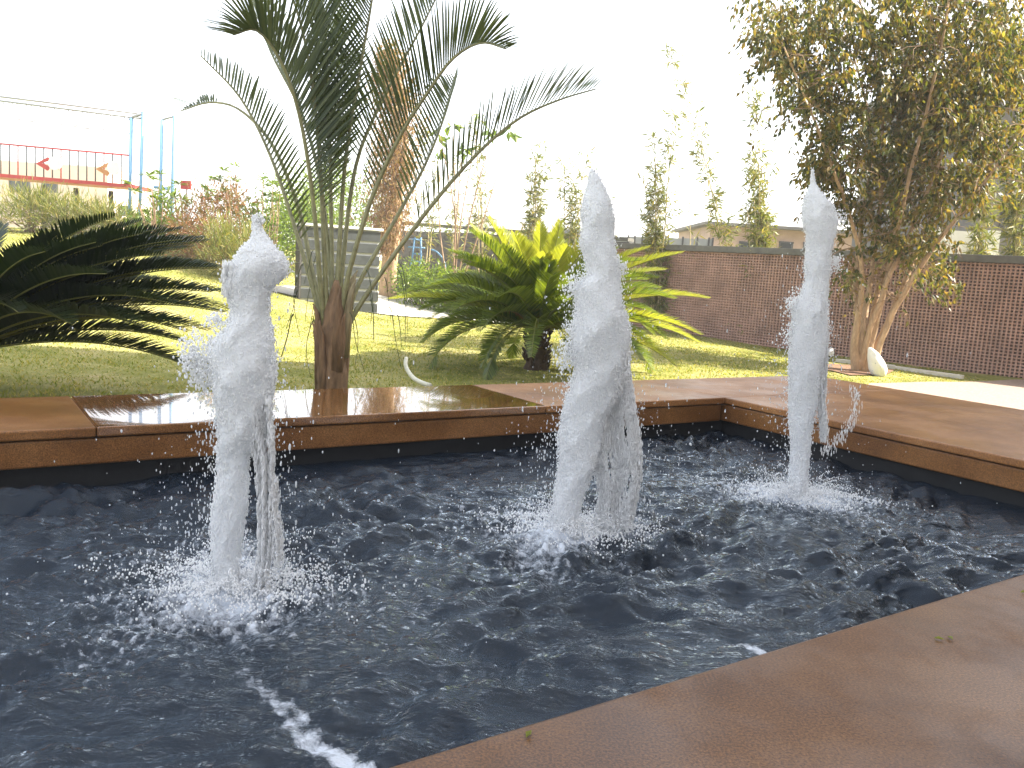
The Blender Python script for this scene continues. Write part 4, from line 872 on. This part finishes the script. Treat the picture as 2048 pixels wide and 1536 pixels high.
# ------------------------------------------------------------------ playground at the left
YP = 17.5
pg = thing('play_platform', 'red playground platform with slatted railing and arrow panels', 'playground', base_at(120, YP))
def bar(root, name, mat, a, c, r=0.02, Y=YP, n=8):
    b = MB(); A = P(*a, Y); B = P(*c, Y); b.tube([A, (A + B) / 2, B], r, n); return b.build(name, mat, root, True)
A = P(-60, 346, YP); B = P(268, 373, YP); d = nrm(B - A); L = np.linalg.norm(B - A)
b = MB(); b.box((A + B) / 2 + (0, 0.4, 0), (L, 0.9, 0.07), [d, [0, 1, 0], np.cross(d, [0, 1, 0])]); b.build('deck', M['red_paint'], pg)
for k in range(19):
    x = -50 + k * 17.2; y0 = 347 + x * 0.082; bar(pg, 'baluster', M['dark_metal'] if k % 5 else M['red_paint'], (x, y0), (x, y0 - 60), 0.012)
bar(pg, 'top_rail', M['red_paint'], (-60, 282), (262, 311), 0.018)
for x, y in ((88, 366), (152, 372), (222, 378)): 
    A = P(x, y + 4, YP + 0.4); b = MB(); A2 = A.copy(); A2[2] = float(ground_z(A[0], A[1])); b.tube([A2, (A + A2) / 2, A], 0.05, 8); b.build('leg', M['dark_metal'], pg, True)
def arrow(x, y, s, mat):
    q = [(x + s * .9, y - s), (x - s, y), (x + s * .8, y + s * 1.1), (x + s * 1.25, y + s * .45), (x - s * .05, y - s * .1), (x + s * 1.3, y - s * .55)]
    f = [P(a, c, YP - 0.05) for a, c in q]; bk = [p + (0, 0.03, 0) for p in f]; V = np.array(f + bk); n = 6
    F4 = [[i, (i + 1) % n, n + (i + 1) % n, n + i] for i in range(n)]; F3 = []
    F4 += [[0, 1, 4, 5], [1, 2, 3, 4], [n + 5, n + 4, n + 1, n], [n + 4, n + 3, n + 2, n + 1]]; o = obj('arrow_panel', V, None, F4, mat, pg); return o
arrow(84, 327, 13, M['red_paint']); arrow(204, 338, 13, M['orange_paint'])
for x, y in ((110, 327), (228, 336)):
    c = P(x, y, YP - 0.04); b = MB(); a = np.linspace(0, 2 * math.pi, 21)[:-1]; r = 13 * YP / F_PX
    b.tube([c + (0, 0.02, 0), c + (0, -0.02, 0)], [r, r], 20); b.build('round_panel', M['white_wall'], pg)
mk = thing('monkey_bars', 'overhead steel hanging bars on tall blue posts', 'playground', base_at(270, YP))
for (xt, yt, xb_, yb_) in ((286, 224, 278, 480), (263, 236, 258, 480), (349, 232, 342, 492), (324, 240, 319, 492)):
    T_ = P(xt, yt, YP); G = P(xb_, yb_, YP); G[2] = float(ground_z(G[0], G[1])) - 0.05; b = MB(); b.tube([G, (T_ + G) / 2, T_], 0.034, 10); b.build('post', M['blue_paint'], mk, True)
bar(mk, 'overhead_rail', M['steel'], (-60, 194), (284, 237), 0.022); bar(mk, 'overhead_rail', M['steel'], (-60, 186), (286, 228), 0.022, YP + 0.6); bar(mk, 'cross_rail', M['steel'], (324, 240), (349, 232), 0.02); bar(mk, 'cross_rail', M['steel'], (263, 236), (286, 226), 0.03); bar(mk, 'step', M['blue_paint'], (308, 374), (340, 378), 0.03)
for k in range(11):
    x = -30 + k * 28; y = 198 + x * 0.126; A = P(x, y, YP); b = MB(); b.tube(smooth_path([A, A + (-0.05, 0, -0.28), A + (0.02, 0.05, -0.36), A + (0.14, 0.05, -0.3), A + (0.06, 0.0, -0.02)], 12), 0.010, 6); b.build('hanging_ring', M['steel'], mk, True)
sg_ = thing('red_panel', 'small red playground panel above the brown bush', 'panel', base_at(372, 18.5)); c = P(372, 370, 18.5); b = MB(); b.box(c, (0.22, 0.05, 0.18)); b.build('board', M['red_paint'], sg_); b = MB(); b.tube([np.array([c[0], c[1] + .05, float(ground_z(c[0], c[1]))]), c + (0, 0.05, 0)], 0.025, 7); b.build('post', M['steel'], sg_)

# ------------------------------------------------------------------ buildings beyond
def building(name, label, px0, px1, ytop, ybot, Y, depth, mat, roof=None, wins=(), cat='building', z0=-0.6):
    x0 = P(px0, (ytop + ybot) / 2, Y)[0]; x1 = P(px1, (ytop + ybot) / 2, Y)[0]; zt = P((px0 + px1) / 2, ytop, Y)[2]
    root = thing(name, label, cat, ((x0 + x1) / 2, Y + depth / 2, z0)); b = MB(); b.box(((x0 + x1) / 2, Y + depth / 2, (z0 + zt) / 2), (x1 - x0, depth, zt - z0)); b.build('walls', mat, root)
    if roof: b = MB(); b.box(((x0 + x1) / 2, Y + depth / 2 - 0.2, zt + roof[1] / 2 + 0.002), (x1 - x0 + 0.6, depth + 0.6, roof[1])); b.build('roof', roof[0], root)
    for (a, c, t, bt) in wins:
        A = P(a, t, Y); B = P(c, bt, Y); b = MB(); m = (A + B) / 2; wdt = abs(B[0] - A[0]); h = abs(B[2] - A[2])
        for q in ((m[0], m[2] + h / 2, wdt + 0.08, 0.05), (m[0], m[2] - h / 2, wdt + 0.08, 0.05), (m[0] - wdt / 2, m[2], 0.05, h), (m[0] + wdt / 2, m[2], 0.05, h)): b.box((q[0], Y - 0.02, q[1]), (q[2], 0.06, q[3]))
        f = b.build('window', M['dark_metal'], root); b = MB(); b.box((m[0], Y - 0.005, m[2]), (wdt, 0.03, h)); b.build('pane', M['window'], f)
    return root
building('pink_building', 'low pink building with dark flat roof above the lattice wall', 1418, 1745, 461, 520, 30, 6, M['pink_wall'], (M['grey_wall'], 0.10), ((1480, 1528, 484, 512), (1560, 1582, 484, 510), (1608, 1650, 486, 512)))
building('pale_building', 'pale pink building behind the red playground platform', -300, 215, 318, 420, 34, 4, M['pale_wall'], None, ((85, 115, 360, 385), (238, 262, 412, 432), (20, 60, 360, 385)))
bb_ = building('dark_building', 'dark grey building at the right edge behind the bamboo', 1992, 2500, 120, 520, 17.5, 7, M['grey_wall'], (M['wall_coping'], 0.18), ((2036, 2090, 200, 270), (2010, 2090, 385, 460)))
# white panel wall
x0 = P(1868, 480, 15.5); x1 = P(1990, 480, 15.5); zt2 = P(1930, 462, 15.5)[2]
wp = thing('white_panel_wall', 'bright white wall panel with end pillar above the lattice wall', 'wall', (x1[0], 15.5, -0.4)); b = MB(); b.box(((x0[0] + x1[0]) / 2 - 0.1, 15.6, (zt2 - 0.4) / 2), (x1[0] - x0[0] - 0.2, 0.12, zt2 + 0.4)); b.build('panel', M['white_wall'], wp); b = MB(); b.box((x1[0] - 0.09, 15.5, (zt2 + 0.03 - 0.4) / 2), (0.19, 0.3, zt2 + 0.43)); b.build('pillar', M['white_wall'], wp)
x0 = P(2040, 480, 14.6); wp = thing('white_post', 'white post at the far right above the lattice wall', 'post', (x0[0], 14.6, -0.4)); b = MB(); b.box((x0[0], 14.6, 0.6), (0.16, 0.16, 2.0 + 0.0)); b.build('shaft', M['white_wall'], wp); b = MB(); b.box((x0[0], 14.6, 1.615), (0.2, 0.2, 0.03)); b.build('cap', M['kerb'], wp)
# white panelled fence beyond the wall
fn = thing('panel_fence', 'white panelled fence with dark posts beyond the lattice wall', 'fence', P(1330, 495, 26) * (1, 1, 0) + (0, 0, -0.5))
xs_ = [1225, 1257, 1270, 1285, 1332, 1337, 1366, 1395, 1418, 1426]
for i, x in enumerate(xs_):
    t = P(x, 470 + (x - 1250) * 0.03, 26); b = MB(); b.box((t[0], 26, (t[2] - 0.5) / 2), (0.045, 0.08, t[2] + 0.5)); b.build('post', M['dark_metal'], fn)
    if i + 1 < len(xs_):
        t2 = P(xs_[i + 1], 470 + (xs_[i + 1] - 1250) * 0.03, 26); wdt = t2[0] - t[0] - 0.05
        if wdt > 0.05: b = MB(); b.box(((t[0] + t2[0]) / 2, 26.02, (t[2] - 0.54) / 2), (wdt, 0.04, t[2] + 0.46)); b.build('panel', M['fence_panel'], fn)
# dark awning at the join of the two walls
aw = thing('roof_shelter', 'small grey shelter roof behind the sunlit cycad', 'shelter', P(1150, 480, 21) * (1, 1, 0) + (0, 0, -0.3))
a0 = P(1088, 478, 21); a1 = P(1128, 458, 21); a2 = P(1180, 460, 21); a3 = P(1180, 492, 21)
V = np.array([a0, a1, a2, a3, a0 + (0, 1.5, 0), a1 + (0, 1.5, 0), a2 + (0, 1.5, 0), a3 + (0, 1.5, 0)]); obj('roof', V, None, [[0, 3, 2, 1], [4, 5, 6, 7], [0, 1, 5, 4], [1, 2, 6, 5], [2, 3, 7, 6], [3, 0, 4, 7]], M['steel'], aw)
for q in (a0, a3): b = MB(); b.tube([np.array([q[0], q[1] + .7, -0.3]), q + (0, 0.7, 0.02)], 0.04, 7); b.build('post', M['dark_metal'], aw)
# far houses on the skyline
for i, (a, c, t, lab) in enumerate(((930, 990, 438, 'far pale block on the skyline left of the tall thin bamboo'), (1000, 1012, 436, 'far slim tower on the skyline above the stone wall'), (1015, 1050, 446, 'far low block on the skyline above the stone wall'), (1098, 1120, 442, 'far low block on the skyline left of the leafy bamboo'))):
    building('far_house', lab, a, c, t, 470, 160 + 10 * i, 12, M['pale_wall'], (M['grey_wall'], 0.3), (), z0=-1.0)
# distant leafy trees along the skyline
for i, (px, Y, h, rx, lab) in enumerate(((915, 30, 1.9, 1.4, 'bright green tree top just over the stone wall'), (1090, 34, 1.9, 1.5, 'distant green tree top behind the cycad'), (700, 30, 2.8, 2.0, 'green tree behind the tiled wall'), (620, 28, 2.4, 1.6, 'green tree left of the palm stalks behind the tiled wall'))):
    shrub('garden_tree', lab, base_at(px, Y), rx, rx, h, 2600, M['hedge_leaf'], (.12, .22), (.05, .08), 'trees beyond the garden walls', 40, cat='tree')

# ------------------------------------------------------------------ tall office block just right of the frame; it shades the pool
ob = thing('office_block', 'tall sand coloured office block standing right of the pool, outside the picture', 'building', (11.0, -3.0, -0.4))
XB, YB0, YB1, HB = 6.9, -16.0, 8.25, 12.9
b = MB(); b.box(((XB + 16) / 2, (YB0 + YB1) / 2, HB / 2 - 0.4), (16 - XB, YB1 - YB0, HB)); b.build('walls', M['facade'], ob)
for fl in range(4):
    for k in range(8):
        y = YB0 + 1.6 + k * 3.0; z = 1.0 + fl * 2.95; b = MB(); b.box((XB - 0.03, y, z + 0.9), (0.1, 1.9, 1.9)); f = b.build('window', M['dark_metal'], ob); b = MB(); b.box((XB - 0.07, y, z + 0.9), (0.06, 1.7, 1.7)); b.build('pane', M['window'], f)

# ------------------------------------------------------------------ small things on the lawn and the rim
b = MB(); hp = [P(860, 771, 5.75), P(845, 766, 5.85), P(828, 757, 6.0), P(816, 742, 6.1), P(811, 728, 6.15), P(813, 716, 6.2)]
b.tube(smooth_path(hp, 22), np.linspace(0.017, 0.014, 22), 10); tag(b.build('garden_hose', M['hose'], None, True, origin=hp[0]), 'cream plastic hose end curling up from the lawn by the rim', 'hose')
def grass():
    n = 190000; X = rng.uniform(-11, 6.5, n); t = rng.uniform(0, 1, n); Y = 4.2 + 15 * t ** 1.15
    keep = (X > -0.68 * Y - 0.3) & (X < 0.68 * Y); u, v = xy2uv(X, Y)
    keep &= ~((v > -RIM_F - 0.015) & (u > -RIM_R - 0.02)); pvx = (u < -RIM_R + 0.02) & (v > -0.62); keep &= ~pvx
    s = (X - A0[0]) * wn[0] + (Y - A0[1]) * wn[1]; keep &= s > 0.12
    def inside(poly):
        poly = np.array(poly); r = np.zeros(n, bool); j = len(poly) - 1
        for i in range(len(poly)):
            xi, yi = poly[i][:2]; xj, yj = poly[j][:2]; r ^= ((yi > Y) != (yj > Y)) & (X < (xj - xi) * (Y - yi) / (yj - yi + 1e-12) + xi); j = i
        return r
    keep &= ~inside(pl + pr) & ~inside(pv_)
    X = X[keep]; Y = Y[keep]; k = len(X); Z = ground_z(X, Y); patch = 0.5 + 0.5 * np.sin(X * 1.9 + np.sin(Y * 1.3) * 2) * np.sin(Y * 2.3 + 1)
    h = rng.uniform(0.012, 0.034, k) * (0.5 + 0.7 * patch); a = rng.uniform(0, 6.28, k); wd_ = rng.uniform(0.004, 0.008, k) * (0.7 + Y / 14)
    B = np.stack([X, Y, Z - 0.003], -1); S = np.stack([np.cos(a), np.sin(a), 0 * a], -1) * wd_[:, None]; T_ = B + np.stack([rng.normal(0, 0.016, k), rng.normal(0, 0.016, k), h], -1)
    V = np.stack([B - S, B + S, T_], 1).reshape(-1, 3); tag(obj('lawn_grass', V, np.arange(3 * k).reshape(-1, 3), None, M['grass']), 'short sunlit lawn grass beyond the pool rim', 'grass', kind='stuff')
grass()
# a few fallen leaves on the near coping
for i, (px, py, lab) in enumerate(((1895, 1272, 'tiny pale dry leaf on the near coping, lower one'), (1868, 1275, 'tiny pale dry leaf on the near coping, left one'), (2040, 1184, 'yellow dry leaf on the near coping at the right edge'), (1052, 1474, 'tiny pale leaf near the lower corner of the near coping'))):
    c = onz(px, py, 0.004); a = rng.uniform(0, 6.28, 1); V, F3 = leaf_quads(c[None], np.array([[math.cos(a[0]), math.sin(a[0]), 0.1]]), np.array([[0, 0, 1.0]]), np.array([0.022]), np.array([0.011]), 0.3)
    b = MB(); b.add(V, F3); b.add(V - (0, 0, 0.0012), F3[:, ::-1]); tag(b.build('fallen_leaf', M['cycad_yellow'], None, origin=c), lab, 'leaf', 'fallen leaves on the coping')

# ------------------------------------------------------------------ added haze volume standing in for lens glare
hm = bpy.data.materials.new('haze'); hm.use_nodes = True; hn = hm.node_tree.nodes; hn.remove(hn['Principled BSDF'])
pvn = hn.new('ShaderNodeVolumePrincipled'); pvn.inputs['Color'].default_value = (1, 0.98, 0.95, 1); pvn.inputs['Density'].default_value = 0.0028; pvn.inputs['Anisotropy'].default_value = 0.2
hm.node_tree.links.new(pvn.outputs[0], hn['Material Output'].inputs['Volume'])
b = MB(); b.box((0, 0, 7.4), (3600, 3600, 18.4)); tag(b.build('haze', hm), 'added thin haze standing in for lens glare over the garden', 'haze', kind='stuff')
